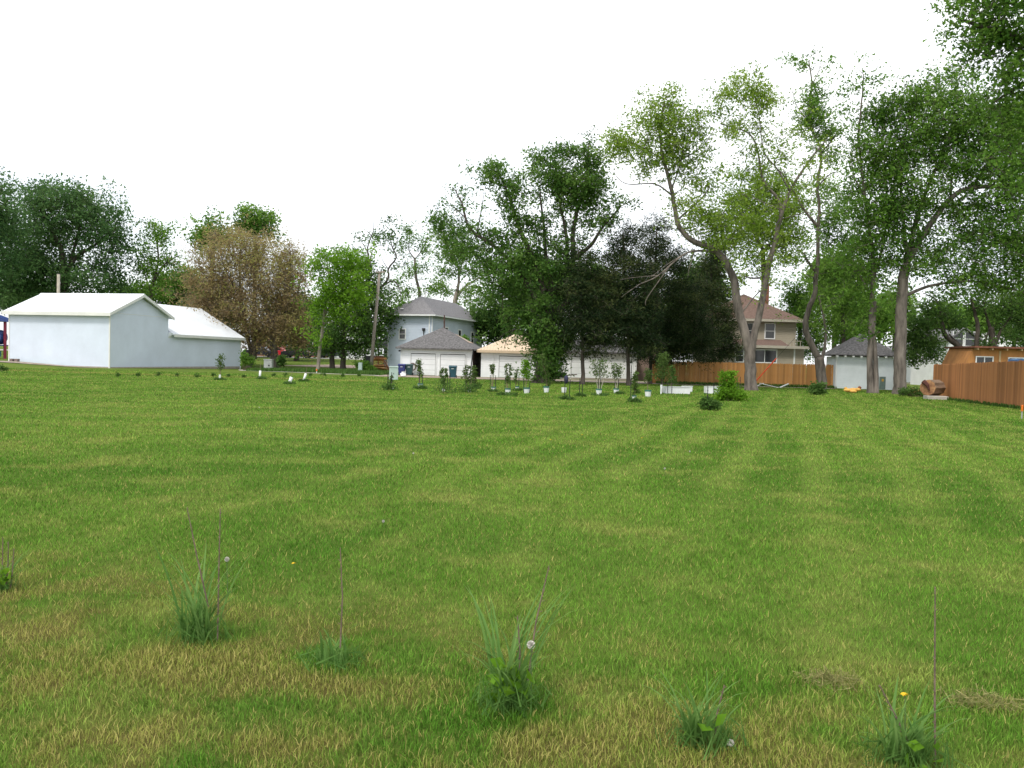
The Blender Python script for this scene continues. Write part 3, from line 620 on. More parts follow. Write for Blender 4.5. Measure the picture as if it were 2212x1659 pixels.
tree('broadleaf_tree', 'nearest tree reaching into the top right corner of the picture', 31,
     [(.34, .28, [(2430, None), (2420, 600), (2400, 380)]), (.2, .05, [(2400, 380), (2340, 200), (2240, 100), (2130, 60), (2070, 40)]), (.12, .03, [(2320, 180), (2220, 180), (2150, 220)]), (.12, .03, [(2300, 160), (2240, 20), (2180, -60)])],
     [(2165, 65, 56, 50), (2100, 40, 40, 34, .8), (2190, 150, 44, 48), (2060, 20, 22, 24, .6), (2260, 100, 60, 90), (2155, 225, 34, 32, .8), (2200, -50, 90, 70), (2090, 130, 22, 26, .4), (2120, -30, 60, 40), (2290, 260, 60, 70), (2130, 110, 46, 44, .9), (2205, 230, 40, 50), (2060, 75, 22, 26, .5), (2185, 330, 34, 50, .8), (2215, 420, 28, 50, .8)],
     bark_dark, lf_mid, 53, size=.17, per=44, sig=.38, dens=1.3, loose=.5, tw=3, tint_c=(.42, .2))
tree('broadleaf_tree', 'small tree with a dark leaning trunk behind the far end of the right fence', 60,
     [(.24, .13, [(2092, None), (2080, 764), (2047, 730), (2036, 706), (2034, 688)]), (.12, .03, [(2034, 688), (2031, 670), (2026, 655), (2017, 644), (1995, 633)]), (.10, .06, [(2084, 756), (2066, 738), (2050, 722)]), (.06, .02, [(2036, 710), (2017, 711), (2004, 722), (1996, 735)])],
     [(1988, 688, 26, 24), (2026, 668, 24, 20), (2050, 694, 20, 20), (1982, 720, 24, 18), (1980, 772, 24, 15), (2008, 758, 22, 16, .8), (2000, 740, 24, 24), (1968, 745, 18, 26), (2020, 775, 18, 10)], bark_dark, lf_dark, 54, size=.18, per=60, sig=.45, dens=2.0, tint_c=(.6, .2))
tree('broadleaf_tree', 'dark multi-stemmed tree standing behind the wooden shed', 61,
     [(.2, .11, [(2110, None), (2110, 742), (2112, 706), (2106, 676), (2098, 645)]), (.30, .2, [(2143, None), (2143, 747), (2141, 706)]), (.14, .05, [(2141, 715), (2130, 680), (2125, 650)]), (.16, .05, [(2146, 750), (2160, 720), (2178, 690), (2195, 660)]), (.12, .05, [(2125, 750), (2132, 725), (2140, 712)])],
     [(2095, 634, 26, 15), (2144, 650, 40, 30), (2186, 648, 34, 28), (2126, 735, 16, 10, .7), (2198, 704, 22, 20), (2186, 732, 18, 9, .6), (2160, 700, 16, 16, .6), (2230, 660, 30, 50)], bark_dark, lf_dark, 55, size=.19, per=60, sig=.45, dens=1.0)

# ------------------------------------------------------------------ building helpers (local frame: front face y=0 looks to -y)
white_wall = principled('white_siding', (.80, .81, .82), .75, .05, 1.2, siding=.18)
white_trim = principled('white_trim', (.74, .75, .75), .6, .04, 2.0)
metal_white = principled('white_metal_wall', (.63, .69, .79), .5, .05, .45)
metal_roof = principled('white_metal_roof', (.74, .77, .79), .45, .04, .5, ribs=.30)
shingle_grey = principled('grey_shingles', (.20, .195, .20), .95, .22, 9.0, .6, 30)
shingle_dark = principled('dark_shingles', (.158, .152, .152), .95, .30, 7.0, .6, 30)
shingle_red = principled('red_brown_shingles', (.17, .112, .09), .95, .2, 7.0, .6, 30)
tan_metal = principled('tan_metal_roof', (.60, .47, .33), .5, .06, 1.0)
blue_siding = principled('blue_grey_siding', (.47, .53, .62), .75, .05, 1.0, siding=.16)
beige_siding = principled('beige_siding', (.36, .32, .25), .8, .06, 1.0, siding=.16)
brown_wall = principled('brown_wall', (.16, .115, .105), .9, .15, 2.0, siding=.2)
cement = principled('foundation', (.40, .35, .29), .95, .15, 2.0)
dark_void = principled('dark_metal', (.03, .03, .032), .6, .1)
glass = glassmat()
def hip(W, Dp, zE, zR, ov, th=.14, ridge_inset=None, axis='y'):
    """closed hip roof; ridge along axis, inset from both ends"""
    m = MB(); x0, x1, y0, y1 = -ov, W+ov, -ov, Dp+ov
    if axis == 'y':
        i = ridge_inset if ridge_inset is not None else (W/2+ov); cx = W/2
        r = [(cx, y0+i, zR), (cx, y1-i, zR)]
    else:
        i = ridge_inset if ridge_inset is not None else (Dp/2+ov); cy = Dp/2
        r = [(x0+i, cy, zR), (x1-i, cy, zR)]
    v = [(x0, y0, zE-th), (x1, y0, zE-th), (x1, y1, zE-th), (x0, y1, zE-th), (x0, y0, zE), (x1, y0, zE), (x1, y1, zE), (x0, y1, zE)]+r
    f = [(3, 2, 1, 0), (0, 1, 5, 4), (1, 2, 6, 5), (2, 3, 7, 6), (3, 0, 4, 7)]
    if axis == 'y': f += [(4, 5, 8), (5, 6, 9, 8), (6, 7, 9), (7, 4, 8, 9)]
    else: f += [(4, 5, 9, 8), (5, 6, 9), (6, 7, 8, 9), (7, 4, 8)]
    return m.add(v, f)
def place(face, W, a, d, z):            # a along the face, d outward, z up
    return (a, -d, z) if face == 'F' else ((W+d, a, z) if face == 'R' else (-d, a, z))
def fbox(m, face, W, a0, a1, d0, d1, z0, z1):
    p, q = place(face, W, a0, d0, z0), place(face, W, a1, d1, z1)
    m.box(min(p[0], q[0]), max(p[0], q[0]), min(p[1], q[1]), max(p[1], q[1]), z0, z1); return m
def window(t, face, W, a, z, w, h, trim=white_trim, split='h', fr=.09):
    m = MB()
    fbox(m, face, W, a-w/2-fr, a-w/2, .003, .06, z-fr, z+h+fr); fbox(m, face, W, a+w/2, a+w/2+fr, .003, .06, z-fr, z+h+fr)
    fbox(m, face, W, a-w/2, a+w/2, .003, .06, z+h, z+h+fr); fbox(m, face, W, a-w/2, a+w/2, .003, .075, z-fr, z)
    o = m.build('window', trim, t)
    if split == 'h':
        for z0, z1 in ((z, z+h/2-.025), (z+h/2+.025, z+h)):
            fbox(MB(), face, W, a-w/2, a+w/2, .004, .02, z0, z1).build('pane', glass, o)
        fbox(MB(), face, W, a-w/2, a+w/2, .004, .045, z+h/2-.025, z+h/2+.025).build('sash', trim, o)
    else:
        for a0, a1 in ((a-w/2, a-.025), (a+.025, a+w/2)):
            fbox(MB(), face, W, a0, a1, .004, .02, z, z+h).build('pane', glass, o)
        fbox(MB(), face, W, a-.025, a+.025, .004, .045, z, z+h).build('sash', trim, o)
    return o
def garage_door(t, face, W, a0, a1, z1, trim=white_trim, panels=4, mat=None, z0=.04):
    m = MB(); fr = .10
    fbox(m, face, W, a0-fr, a0, .003, .05, z0, z1+fr); fbox(m, face, W, a1, a1+fr, .003, .05, z0, z1+fr); fbox(m, face, W, a0, a1, .003, .05, z1, z1+fr)
    o = m.build('garage_door', trim, t)
    fbox(MB(), face, W, a0, a1, .002, .006, z0, z1).build('door_gap', dark_void, o)
    hp = (z1-z0-.06)/panels
    for k in range(panels):
        fbox(MB(), face, W, a0+.03, a1-.03, .008, .03, z0+k*hp+.012, z0+(k+1)*hp).build('panel', mat or door_white, o, bevel=.006)
    return o
door_white = principled('garage_door_white', (.78, .79, .80), .6, .05, 1.0)

# white metal shed on the left -------------------------------------------------
SH = R(-90+14)      # local x runs back along the gable side, local -y faces the left long wall
sr = thing('metal_shed', 'white metal shed of two joined roofs at the left of the field', 'shed', (-32.4, 64.0, 0), 0)
ex, ey = Vector((-.970, .242, 0)), Vector((.242, .970, 0))      # ex: along the left wall, ey: along the gable wall
sr.rotation_euler = (0, 0, math.atan2(.242, -.970)-math.pi)       # local +x = -ex ... local -x runs along the left wall
# local frame: x from -9.85 (left end) to 0 (corner), y from 0 (left wall) to 18.3
LW, GD, WD, HE, HR, WE, WR = 9.85, 7.1, 11.2, 4.47, 6.07, 3.05, 5.85
MB().prism([(0, -.5), (GD, -.5), (GD, HE), (GD/2, HR-.12), (0, HE)], 0, -LW, 0).build('wall', metal_white, sr)
MB().prism([(-LW+.003, -.5), (-.003, -.5), (-.003, WE), (-LW/2, WR-.12), (-LW+.003, WE)], 1, GD+.003, GD+WD).build('wing_wall', metal_white, sr)
ov = .35; s1 = (HR-HE)/(GD/2)
def slab(m, p, q, axis, a, b, th):           # roof plane between profile points p (eave) and q (ridge)
    m.prism([p, q, (q[0], q[1]-th), (p[0], p[1]-th)], axis, a, b); return m
slab(MB(), (-ov, HE-ov*s1+.14), (GD/2-.003, HR+.14), 0, -LW-ov, ov, .12).build('roof', metal_roof, sr)
slab(MB(), (GD+ov, HE-ov*s1+.14), (GD/2+.003, HR+.14), 0, -LW-ov, ov, .12).build('roof', metal_roof, sr)
MB().prism([(GD/2-.22, HR+.06), (GD/2, HR+.16), (GD/2+.22, HR+.06), (GD/2, HR+.20)], 0, -LW-ov-.01, ov+.01).build('ridge_cap', metal_roof, sr)
s2 = (WR-WE)/(LW/2)
slab(MB(), (ov, WE-ov*s2+.14), (-LW/2+.003, WR+.14), 1, GD+.36, GD+WD+ov, .12).build('wing_roof', metal_roof, sr)
slab(MB(), (-LW-ov, WE-ov*s2+.14), (-LW/2-.003, WR+.14), 1, GD+.36, GD+WD+ov, .12).build('wing_roof', metal_roof, sr)
MB().prism([(ov*.0+.003, WE-.4), (.12, WE-.18), (.12, WE+.06), (.003, WE+.10)], 1, GD+.003, GD+.36).build('flashing', metal_roof, sr)
fas = principled('shed_trim', (.72, .72, .68), .6, .05, 1.0)
MB().box(-LW-ov-.02, ov+.02, -ov-.03, -ov-.002, HE-ov*s1-.14, HE-ov*s1+.15).build('eave_trim', fas, sr)
MB().box(ov+.002, ov+.03, GD+.36, GD+WD+ov, WE-ov*s2-.10, WE-ov*s2+.15).build('eave_trim', fas, sr)
for sgn in (-1, 1):
    a = (GD/2+sgn*(GD/2+ov), HE-ov*s1+.15); b = (GD/2, HR+.15)
    MB().prism([a, b, (b[0], b[1]-.24), (a[0], a[1]-.24)], 0, ov+.003, ov+.035).build('rake_trim', fas, sr)
for x, y, z in ((.003, -.03, HE-.05), (-LW-.003, -.03, HE-.05), (.003, GD+WD, WE-.05)):
    MB().box(x-.07, x+.04, y-.0, y+.08, -.3, z).build('corner_trim', fas, sr)
MB().box(.004, .022, .15, GD-.1, HE-.03, HE+.0).build('seam', fas, sr)
MB().box(-LW-.04, -.08, -.05, -.004, -.5, .10).build('foundation', cement, sr)
MB().box(.006, .03, .1, GD+WD-.1, -.5, .09).build('foundation', cement, sr)
MB().lathe([(.08, 0), (.08, .5), (.13, .52), (.13, .6), (.02, .66)], (-LW/2-.8, GD+6.2, WR-.2), 10).build('roof_vent', dark_void, sr)

# grey-blue two-storey house ---------------------------------------------------
h = thing('house', 'pale blue-grey two-storey house with a grey hip roof', 'house', (-12.8, 81.5, hgt(-11, 83)), R(-17.8))
HW, HD, HZ = 4.9, 14.7, 5.75
MB().box(0, HW, 0, HD, -.6, HZ).build('wall', blue_siding, h)
rf = hip(HW, HD, HZ+.10, HZ+2.1, .42, .16).build('roof', shingle_grey, h)
MB().box(1.3, 1.6, -.02, .22, HZ+.62, HZ+.70).build('roof_vent', white_trim, rf)
MB().lathe([(.06, 0), (.06, .9), (.10, .92), (.10, 1.0)], (HW/2+.1, 3.4, HZ+1.75), 8).build('vent_pipe', white_trim, rf)
g = MB()
g.box(-.50, HW+.50, -.53, -.43, HZ-.08, HZ+.06); g.box(HW+.43, HW+.53, -.42, HD+.45, HZ-.08, HZ+.06); g.build('gutter', white_trim, h)
MB().box(HW-.35, HW-.25, -.10, -.003, .1, HZ-.08).build('downspout', white_trim, h)
for x in (.0, HW-.04): MB().box(x-.02, x+.06, -.03, .0, 0, HZ-.05).build('corner_board', white_trim, h)
window(h, 'F', HW, 1.62, 3.35, .62, .95)
window(h, 'R', HW, 3.6, 3.3, .75, 1.35, fr=.12); window(h, 'R', HW, 7.4, 3.2, .75, 1.35, fr=.12); window(h, 'R', HW, 11.3, 3.1, .75, 1.35, fr=.12)
MB().box(3.95, 4.02, -.06, -.004, 1.5, 4.2).box(3.85, 4.12, -.16, -.004, 4.2, 4.45).build('service_mast', dark_void, h)
MB().box(-2.6, -.004, 4.2, 10.5, -.6, HZ-.3).build('wing_wall', blue_siding, h)
hip(2.4, 6.3, HZ-.2, HZ+1.2, .3, .12, axis='y').build('wing_roof', shingle_grey, h).location = (-2.6, 4.2, 0)
pr = MB(); pr.prism([(1.4, 2.55), (4.19, 3.30), (4.19, 3.18), (1.4, 2.43)], 0, -3.6, -.01); prf = pr.build('porch_roof', shingle_grey, h)
MB().box(-3.6, -.01, 1.33, 1.398, 2.36, 2.56).build('porch_beam', white_trim, prf)
for x in (-3.45, -1.9, -.16): MB().box(x, x+.13, 1.45, 1.58, -.3, 2.36).build('porch_post', white_trim, h)
window(h, 'F', HW, -1.3, .9, .9, 1.5).location = (0, 4.2, 0)
MB().box(-2.45, -1.95, 4.12, 4.195, 0, 2.1).build('door', white_trim, h)

# grey-roofed two-door garage --------------------------------------------------
t = thing('garage', 'white two-door garage with dark grey hip roof below the blue-grey house', 'garage', (-9.35, 66.6, 0), R(-5))
GW, GDp, GZ = 6.0, 6.2, 2.30
MB().box(0, GW, 0, GDp, -.2, GZ).build('wall', white_wall, t)
MB().box(GW+.003, GW+.03, .02, GDp, -.15, GZ-.02).build('side_wall', brown_wall, t)
rf = hip(GW, GDp, GZ+.02, 4.15, .38, .12, ridge_inset=3.1, axis='y').build('roof', shingle_dark, t)
# weathered patch on the right slope of the roof
k = (4.15-GZ-.02)/(GW/2+.38)
def rz(x): return GZ+.02+(GW+.38-x)*k
m = MB(); m.add([(5.4, 2.4, rz(5.4)+.02), (4.0, 3.2, rz(4.0)+.02), (4.0, 4.1, rz(4.0)+.02), (5.4, 5.4, rz(5.4)+.02)], [(0, 1, 2, 3)])
m.build('patch', principled('patched_roof', (.36, .36, .33), .9, .25, 2.0, col2=(.30, .14, .06)), rf)
MB().tube([(3.05, 3.3, 3.7), (3.02, 3.3, 5.25)], [.07, .06], 8).build('stove_pipe', principled('rust_pipe', (.10, .055, .05), .8, .2), rf)
garage_door(t, 'F', GW, .86, 2.95, 1.86); garage_door(t, 'F', GW, 3.35, 5.45, 1.86)
MB().box(-.02, .10, -.03, -.003, 0, GZ-.1).build('corner_board', white_trim, t)
MB().box(GW-.10, GW+.05, -.03, -.003, 0, GZ-.1).build('corner_board', white_trim, t)
MB().box(-.16, -.02, -.18, -.05, GZ-.36, GZ-.2).build('lamp', dark_void, t)
MB().box(-.05, GW+.05, -.035, .0, -.1, .035).build('foundation', cement, t)

# tan-roofed garage -----------------------------------------------------------
t = thing('garage', 'white garage with ribbed tan metal roof half hidden by the elm', 'garage', (-2.62, 66.2, 0), R(-3))
TW, TD, TZ = 5.6, 6.0, 2.18
MB().box(0, TW, 0, TD, -.2, TZ).build('wall', white_wall, t)
rf = hip(TW, TD, TZ+.08, 3.75, .36, .20, ridge_inset=3.0, axis='x').build('roof', tan_metal, t)
sl_ = (3.75-TZ-.08)/(TD/2+.36)
for k in range(26):
    x = -.25+k*.24; ytop = min(x+.36, TW+.36-x, TD/2+.36)*1.0-.36
    if ytop < -.2: continue
    a, b = Vector((x, -.35, TZ+.10)), Vector((x, ytop, TZ+.10+(ytop+.36)*sl_)); MB().obox(a, b, .045, .03).build('rib', tan_metal, rf)
for k in range(24):
    y = .0+k*.25
    xt = TW+.36-(min(y+.36, TD+.36-y))*(TW/2+.36-.12)/(TD/2+.36)
garage_door(t, 'F', TW, 1.5, 3.75, 1.84)
MB().box(.98, 1.06, -.06, -.003, .0, TZ-.12).build('downspout', white_trim, t)
MB().box(-.05, TW+.05, -.035, .0, -.1, .035).build('foundation', cement, t)

# third garage behind the cedars -----------------------------------------------
t = thing('garage', 'white garage glimpsed between the cedar trunks', 'garage', (4.25, 67.2, 0), R(2))
MB().box(0, 6.2, 0, 6, -.2, 2.35).build('wall', white_wall, t)
hip(6.2, 6, 2.37, 4.1, .35, .14, ridge_inset=3.0, axis='x').build('roof', shingle_dark, t)
garage_door(t, 'F', 6.2, .7, 3.2, 1.95)
MB().box(6.1, 6.25, -.03, -.003, 0, 2.2).build('corner_board', white_trim, t)
MB().box(-.05, 6.25, -.04, .0, -.1, .16).build('foundation', cement, t)
t = thing('shed', 'small brown shed at the left end of the back fence', 'shed', (10.75, 69.2, 0), R(0))
MB().prism([(0, -.2), (3.0, -.2), (3.0, 2.1), (1.5, 2.9), (0, 2.1)], 1, 0, 3).build('wall', principled('brown_pink_wall', (.24, .17, .14), .9, .12, 2.0, siding=.25), t)
m = MB(); slab(m, (-.25, 2.08), (1.497, 3.02), 1, -.25, 3.25, .08); m.build('roof', shingle_dark, t)
m = MB(); slab(m, (3.25, 2.08), (1.503, 3.02), 1, -.25, 3.25, .08); m.build('roof', shingle_dark, t)

# beige house ----------------------------------------------------------------
t = thing('house', 'beige two-storey house with red-brown roof behind the back fence', 'house', (17.2, 70.5, 0), R(-4))
BW, BD, BZ = 7.6, 8.0, 5.55
MB().box(0, BW, 0, BD, -.3, BZ).build('wall', beige_siding, t)
rf = hip(BW, BD, BZ+.12, 8.15, .5, .22, axis='y').build('roof', shingle_red, t)
MB().box(5.35, 5.80, 2.6, 3.1, 6.2, 9.0).build('chimney', principled('brick_chimney', (.26, .11, .075), .9, .2, 12.0, .3, 40), rf)
MB().box(-.5, BW+.5, -.53, -.503, BZ-.12, BZ+.10).build('fascia', principled('beige_trim', (.44, .41, .34), .8, .05), t)
window(t, 'F', BW, 3.45, 4.0, .75, 1.25); window(t, 'F', BW, 5.35, 4.0, .75, 1.25)
MB().box(1.6, BW+.02, -2.6, -.004, -.3, 3.12).build('porch_wall', beige_siding, t)
m = MB(); m.prism([(-3.0, 3.30), (-.004, 3.86), (-.004, 3.72), (-3.0, 3.14)], 0, 1.3, 6.3); prf = m.build('porch_roof', shingle_red, t)
MB().box(1.25, BW+.35, -3.05, -2.7, 3.06, 3.29).build('porch_eave', MATS['beige_trim'], prf)
o = window(t, 'F', BW, 4.35, 1.88, 1.9, 1.0, split='v'); o.location = (0, -2.6, 0)
o = window(t, 'F', BW, 2.25, 1.88, .6, 1.0); o.location = (0, -2.6, 0)
for x in (6.75,): MB().box(x, x+.12, -2.66, -2.603, 0, 3.1).build('corner_board', white_trim, t)
r_ = MB()
for k in range(5): r_.box(6.2+k*.28, 6.24+k*.28, -2.4, -2.36, 3.16, 3.7)
r_.box(6.15, 7.45, -2.42, -2.34, 3.7, 3.75); r_.build('balcony_rail', MATS['beige_trim'], t)

# right white garage ------------------------------------------------------------
t = thing('garage', 'small white garage with dark hip roof and white rafter tails at the right', 'garage', (24.75, 61.0, 0), R(-14))
RW, RD, RZ = 4.15, 5.2, 2.45
MB().box(0, RW, 0, RD, -.2, RZ).build('wall', principled('white_siding_cool', (.72, .77, .80), .75, .05, 1.2, siding=.15), t)
hip(RW, RD, RZ+.14, 4.3, .42, .07, axis='y').build('roof', shingle_dark, t)
for k in range(8):
    x = .05+k*.57
    MB().box(x-.10, x+.06, -.40, -.004, RZ-.06, RZ+.065).build('rafter_tail', white_trim, t)
for x in (0, RW-.10): MB().box(x, x+.10, -.03, -.003, 0, RZ-.1).build('corner_board', white_trim, t)
MB().box(3.12, 3.55, -.035, -.003, .04, .98).build('panel_door', principled('green_panel', (.16, .22, .20), .7, .1), t)
MB().box(3.28, 3.42, -.045, -.036, .62, .80).build('warning_sticker', principled('sticker_orange', (.62, .36, .05), .6, .1), t)

# wooden shed behind the right fence ----------------------------------------------
t = thing('wooden_shed', 'orange-brown wooden shed with two windows behind the right fence', 'shed', (28.7, 50.5, 0), R(-2))
wood_or = principled('orange_wood', (.42, .19, .06), .75, .15, 3.0, .2, 30, stretch=(1, 1, .2))
MB().prism([(0, -.1), (6.5, -.1), (6.5, 3.05), (.45, 3.05), (0, 2.0)], 1, 0, 3.0).build('wall', wood_or, t)
MB().box(.30, 6.9, -.45, 3.3, 3.055, 3.17).build('roof', principled('red_brown_roof', (.19, .075, .045), .8, .2), t)
for k in range(7): MB().box(.5+k*.9, .58+k*.9, -.40, -.004, 2.94, 3.05).build('rafter_tail', principled('pale_wood', (.50, .36, .20), .8, .1), t)
for (x, w_, z_, h_) in ((1.15, .98, 2.02, .46), (3.1, .86, 2.08, .38), (5.0, .86, 2.08, .38)):
    window(t, 'F', 6.5, x, z_, w_, h_, split='v', fr=.06)
MB().box(2.05, 2.16, -.03, -.003, 1.9, 2.9).build('batten', MATS['pale_wood'], t)

# far white houses ------------------------------------------------------------
def far_house(lab, x, y, w, d, ze, zr, rot=0, roofm=shingle_grey, wm=None, wins=2):
    t = thing('house', lab, 'house', (x, y, hgt(x, y)), R(rot))
    MB().prism([(0, -.3), (w, -.3), (w, ze), (w/2, zr), (0, ze)], 1, 0, d).build('wall', wm or white_wall, t)
    for e in (0, w):
        sg = -1 if e == 0 else 1
        m = MB(); slab(m, (e+sg*.35, ze-.35*(zr-ze)/(w/2)+.14), (w/2+sg*.003, zr+.14), 1, -.3, d+.3, .13); m.build('roof', roofm, t)
    for k in range(wins):
        window(t, 'F', w, w*(k+.8)/(wins+.6), 1.2, .9, 1.3)
        if ze > 4: window(t, 'F', w, w*(k+.8)/(wins+.6), 4.0, .9, 1.3)
    return t
far_house('white gabled house behind the trees beyond the wooden shed', 52.5, 92, 8.5, 9, 5.4, 8.8, -18)
far_house('white two-storey house seen through branches at the far right', 42.0, 77, 3.0, 7, 4.6, 5.6, 0)
far_house('low white house beyond the back street left of the log', 44.5, 96, 8.0, 7, 2.7, 4.4, 0)
far_house('red brick house across the far street behind the brown tree', -43, 132, 12, 9, 3.4, 5.6, 0, shingle_dark, principled('red_brick', (.25, .10, .07), .9, .2, 8.0), 3)
far_house('pale house across the far street left of the utility pole', -33, 134, 9, 8, 3.0, 5.4, 0, shingle_grey, None, 2)

# ------------------------------------------------------------------ wooden fences, board by board
fence_wood = principled('fence_cedar', (.44, .215, .070), .8, .16, 4.0, .25, 30, stretch=(2, 2, .18), rnd=.22)
fence_wood2 = principled('fence_red_cedar', (.38, .165, .062), .8, .18, 4.0, .25, 30, stretch=(2, 2, .18), rnd=.22)
def fence(name, label, A, B, hA, hB, mat, seed):
    A, B = Vector(A), Vector(B); d = B-A; Ln = d.length; rz_ = math.atan2(d.y, d.x)
    t = thing(name, label, 'fence', A, rz_); rnd = random.Random(seed)
    n = int(Ln/.148)
    bases = []
    for k in range(4):
        w = .136+.003*k; b = MB(); b.prism([(0, 0), (w, 0), (w, .965), (w-.025, 1.0), (.025, 1.0), (0, .965)], 1, -.022, 0); bases.append(b.mesh('board'))
        bases[-1].materials.append(mat)
    for i in range(n):
        o = bpy.data.objects.new('board', bases[rnd.randrange(4)]); COL.objects.link(o); o.parent = t
        hh = hA+(hB-hA)*i/n+rnd.uniform(-.02, .02); x = i*Ln/n
        z = hgt(*(A+d*(i/n))[:2])
        o.location = (x, rnd.uniform(-.006, .006), z-.01); o.scale = (1, 1, hh); o.rotation_euler = (0, R(rnd.uniform(-.5, .5)), 0)
    for z in (.35, .95, 1.55):
        MB().box(0, Ln, .002+.006, .045, z, z+.09).build('rail', mat, t)
    k = 0.0
    while k < Ln+.1:
        MB().box(k-.045, k+.045, .047, .137, -.3, min(hA, hB)-.03).build('post', mat, t); k += 2.4
    return t
fence('board_fence', 'honey-brown board fence along the back of the field', (10.9, 61.6, 0), (24.72, 61.35, 0), 1.74, 1.80, fence_wood, 5)
fence('board_fence', 'red-brown board fence running along the right edge of the field', (24.6, 46.5, 0), (20.9, 25.5, 0), 1.92, 2.30, fence_wood2, 6)

# ------------------------------------------------------------------ small copies
def copy_tree(o, parent=None):
    c = o.copy(); COL.objects.link(c); c.parent = parent
    for ch in list(o.children): copy_tree(ch, c)
    return c
white_plastic = principled('white_plastic', (.72, .74, .74), .5, .06, 8.0)
black_stake = principled('black_stake', (.022, .022, .024), .6, .2)
green_collar = principled('green_collar', (.045, .16, .12), .6, .1)
soil = principled('dark_mulch', (.06, .045, .033), .95, .3, 12.0, .6, 30)
stem_m = principled('young_bark', (.22, .17, .12), .85, .2, 10)
stem_w = principled('whitish_stem', (.46, .42, .35), .85, .15, 10)

# ------------------------------------------------------------------ staked saplings of the young orchard
def stake(u, vb, vt, label, lean=0.0, group='black stakes among the saplings'):
    b = G(u, vb); h_ = (vb-vt)*b.y/FPX
    m = MB(); m.tube([(0, 0, -.1), (lean, 0, h_)], [.017, .016], 6)
    for k in range(3): m.box(lean*(.4+.2*k)-.024, lean*(.4+.2*k)+.024, -.010, .010, h_*(.4+.2*k), h_*(.4+.2*k)+.02)
    o = m.build('stake', black_stake); o.location = b; return tag(o, label, 'stake', group)
def guard(u, v, wpx, hpx, label, collar=True, tilt=0.0):
    b = G(u, v); k = b.y/FPX; r, h_ = wpx*k/2, hpx*k
    t = thing('tree_guard', label, 'tree guard', b, 0, 'white tree guards'); t.rotation_euler = (0, tilt, .3)
    MB().lathe([(r*.78, 0), (r*.9, h_*.5), (r, h_), (r*.93, h_), (r*.84, h_*.5), (r*.72, .03)], n=16).build('shell', white_plastic, t, smooth_=False)
    MB().lathe([(.01, h_*.55), (r*.80, h_*.56), (r*.80, h_*.60)], n=16).build('mulch', soil, t)
    if collar: MB().lathe([(r*1.06, h_*.96), (r*1.08, h_*1.22), (r*1.04, h_*1.22), (r*1.02, h_*.96)], n=16).build('collar', green_collar, t)
    return t
def weeds(u, v, wpx, hpx, label, seed, n=420, lf=None):
    b = G(u, v); k = b.y/FPX; rs = np.random.default_rng(seed); w, h_ = wpx*k/2, hpx*k
    m = 26; a = rs.uniform(0, 2*np.pi, m); r = np.sqrt(rs.random(m))*w
    C = np.stack([np.cos(a)*r, np.sin(a)*r*.8, h_*(.25+.5*rs.random(m))*(1-.6*(r/w)**2)], 1)
    o = leaves('weed_patch', C, n//m, max(.07, h_*.35), .11, lf or lf_weed, None, (0, 0, 0), rs, .35+.3*rs.random(m), aspect=.35, flat=-.5, upz=.2, tri=False)
    co = np.empty(len(o.data.vertices)*3, dtype=np.float32); o.data.vertices.foreach_get('co', co); co = co.reshape(-1, 3)
    co[:, 2] = np.maximum(co[:, 2], -.01); o.data.vertices.foreach_set('co', co.ravel())
    o.location = b; o['kind'] = 'stuff'; return tag(o, label, 'weeds')
def sapling(label, u, v, vtop, wpx, seed, n=500, lf=lf_sap, bark=stem_m, vlow=None, lean=0.0, nst=1, size=.095, clumps=None):
    b = G(u, v); k = b.y/FPX; rs = np.random.default_rng(seed); H = (v-vtop)*k; w = wpx*k/2; zl = (v-(vlow if vlow else v-.35*(v-vtop)))*k
    t = thing('sapling', label, 'sapling', b, 0, 'young staked saplings'); m = MB(); C = []
    for s_ in range(nst):
        ox = 0 if nst == 1 else (s_-(nst-1)/2)*w*.7
        pts = [Vector((0, 0, -.05)), Vector((ox*.5+rs.normal()*.02, rs.normal()*.02, H*.35)), Vector((ox*.9+lean*H*.6+rs.normal()*.03, rs.normal()*.03, H*.7)), Vector((ox+lean*H, 0, H*.98*(1 if s_ == 0 else .85)))]
        q, r = catmull(pts, [.022, .018, .012, .005]); m.tube(q, r, 5)
        cn = (clumps or 14)//nst+1
        for i in range(cn):
            f = zl/H+(1-zl/H)*(i+.5)/cn; p = q[min(len(q)-1, int(f*(len(q)-1)))]
            a = rs.uniform(0, 2*np.pi); rr = w*(.25+.75*rs.random())*(1.05-.75*f)*(1 if nst == 1 else .5)
            c = Vector((p.x+math.cos(a)*rr, p.y+math.sin(a)*rr, f*H*.97)); C.append(tuple(c))
            m.tube([tuple(p-Vector((0, 0, .06))), tuple(c)], [.008, .004], 4)
    m.build('stem', bark, t, smooth_=True)
    C = np.array(C); leaves('crown', C, max(6, n//len(C)), max(.06, min(w*.32, .16)), size, lf, t, (0, 0, 0), rs, .3+.4*rs.random(len(C)), aspect=.5, flat=.1, tri=False)
    return t
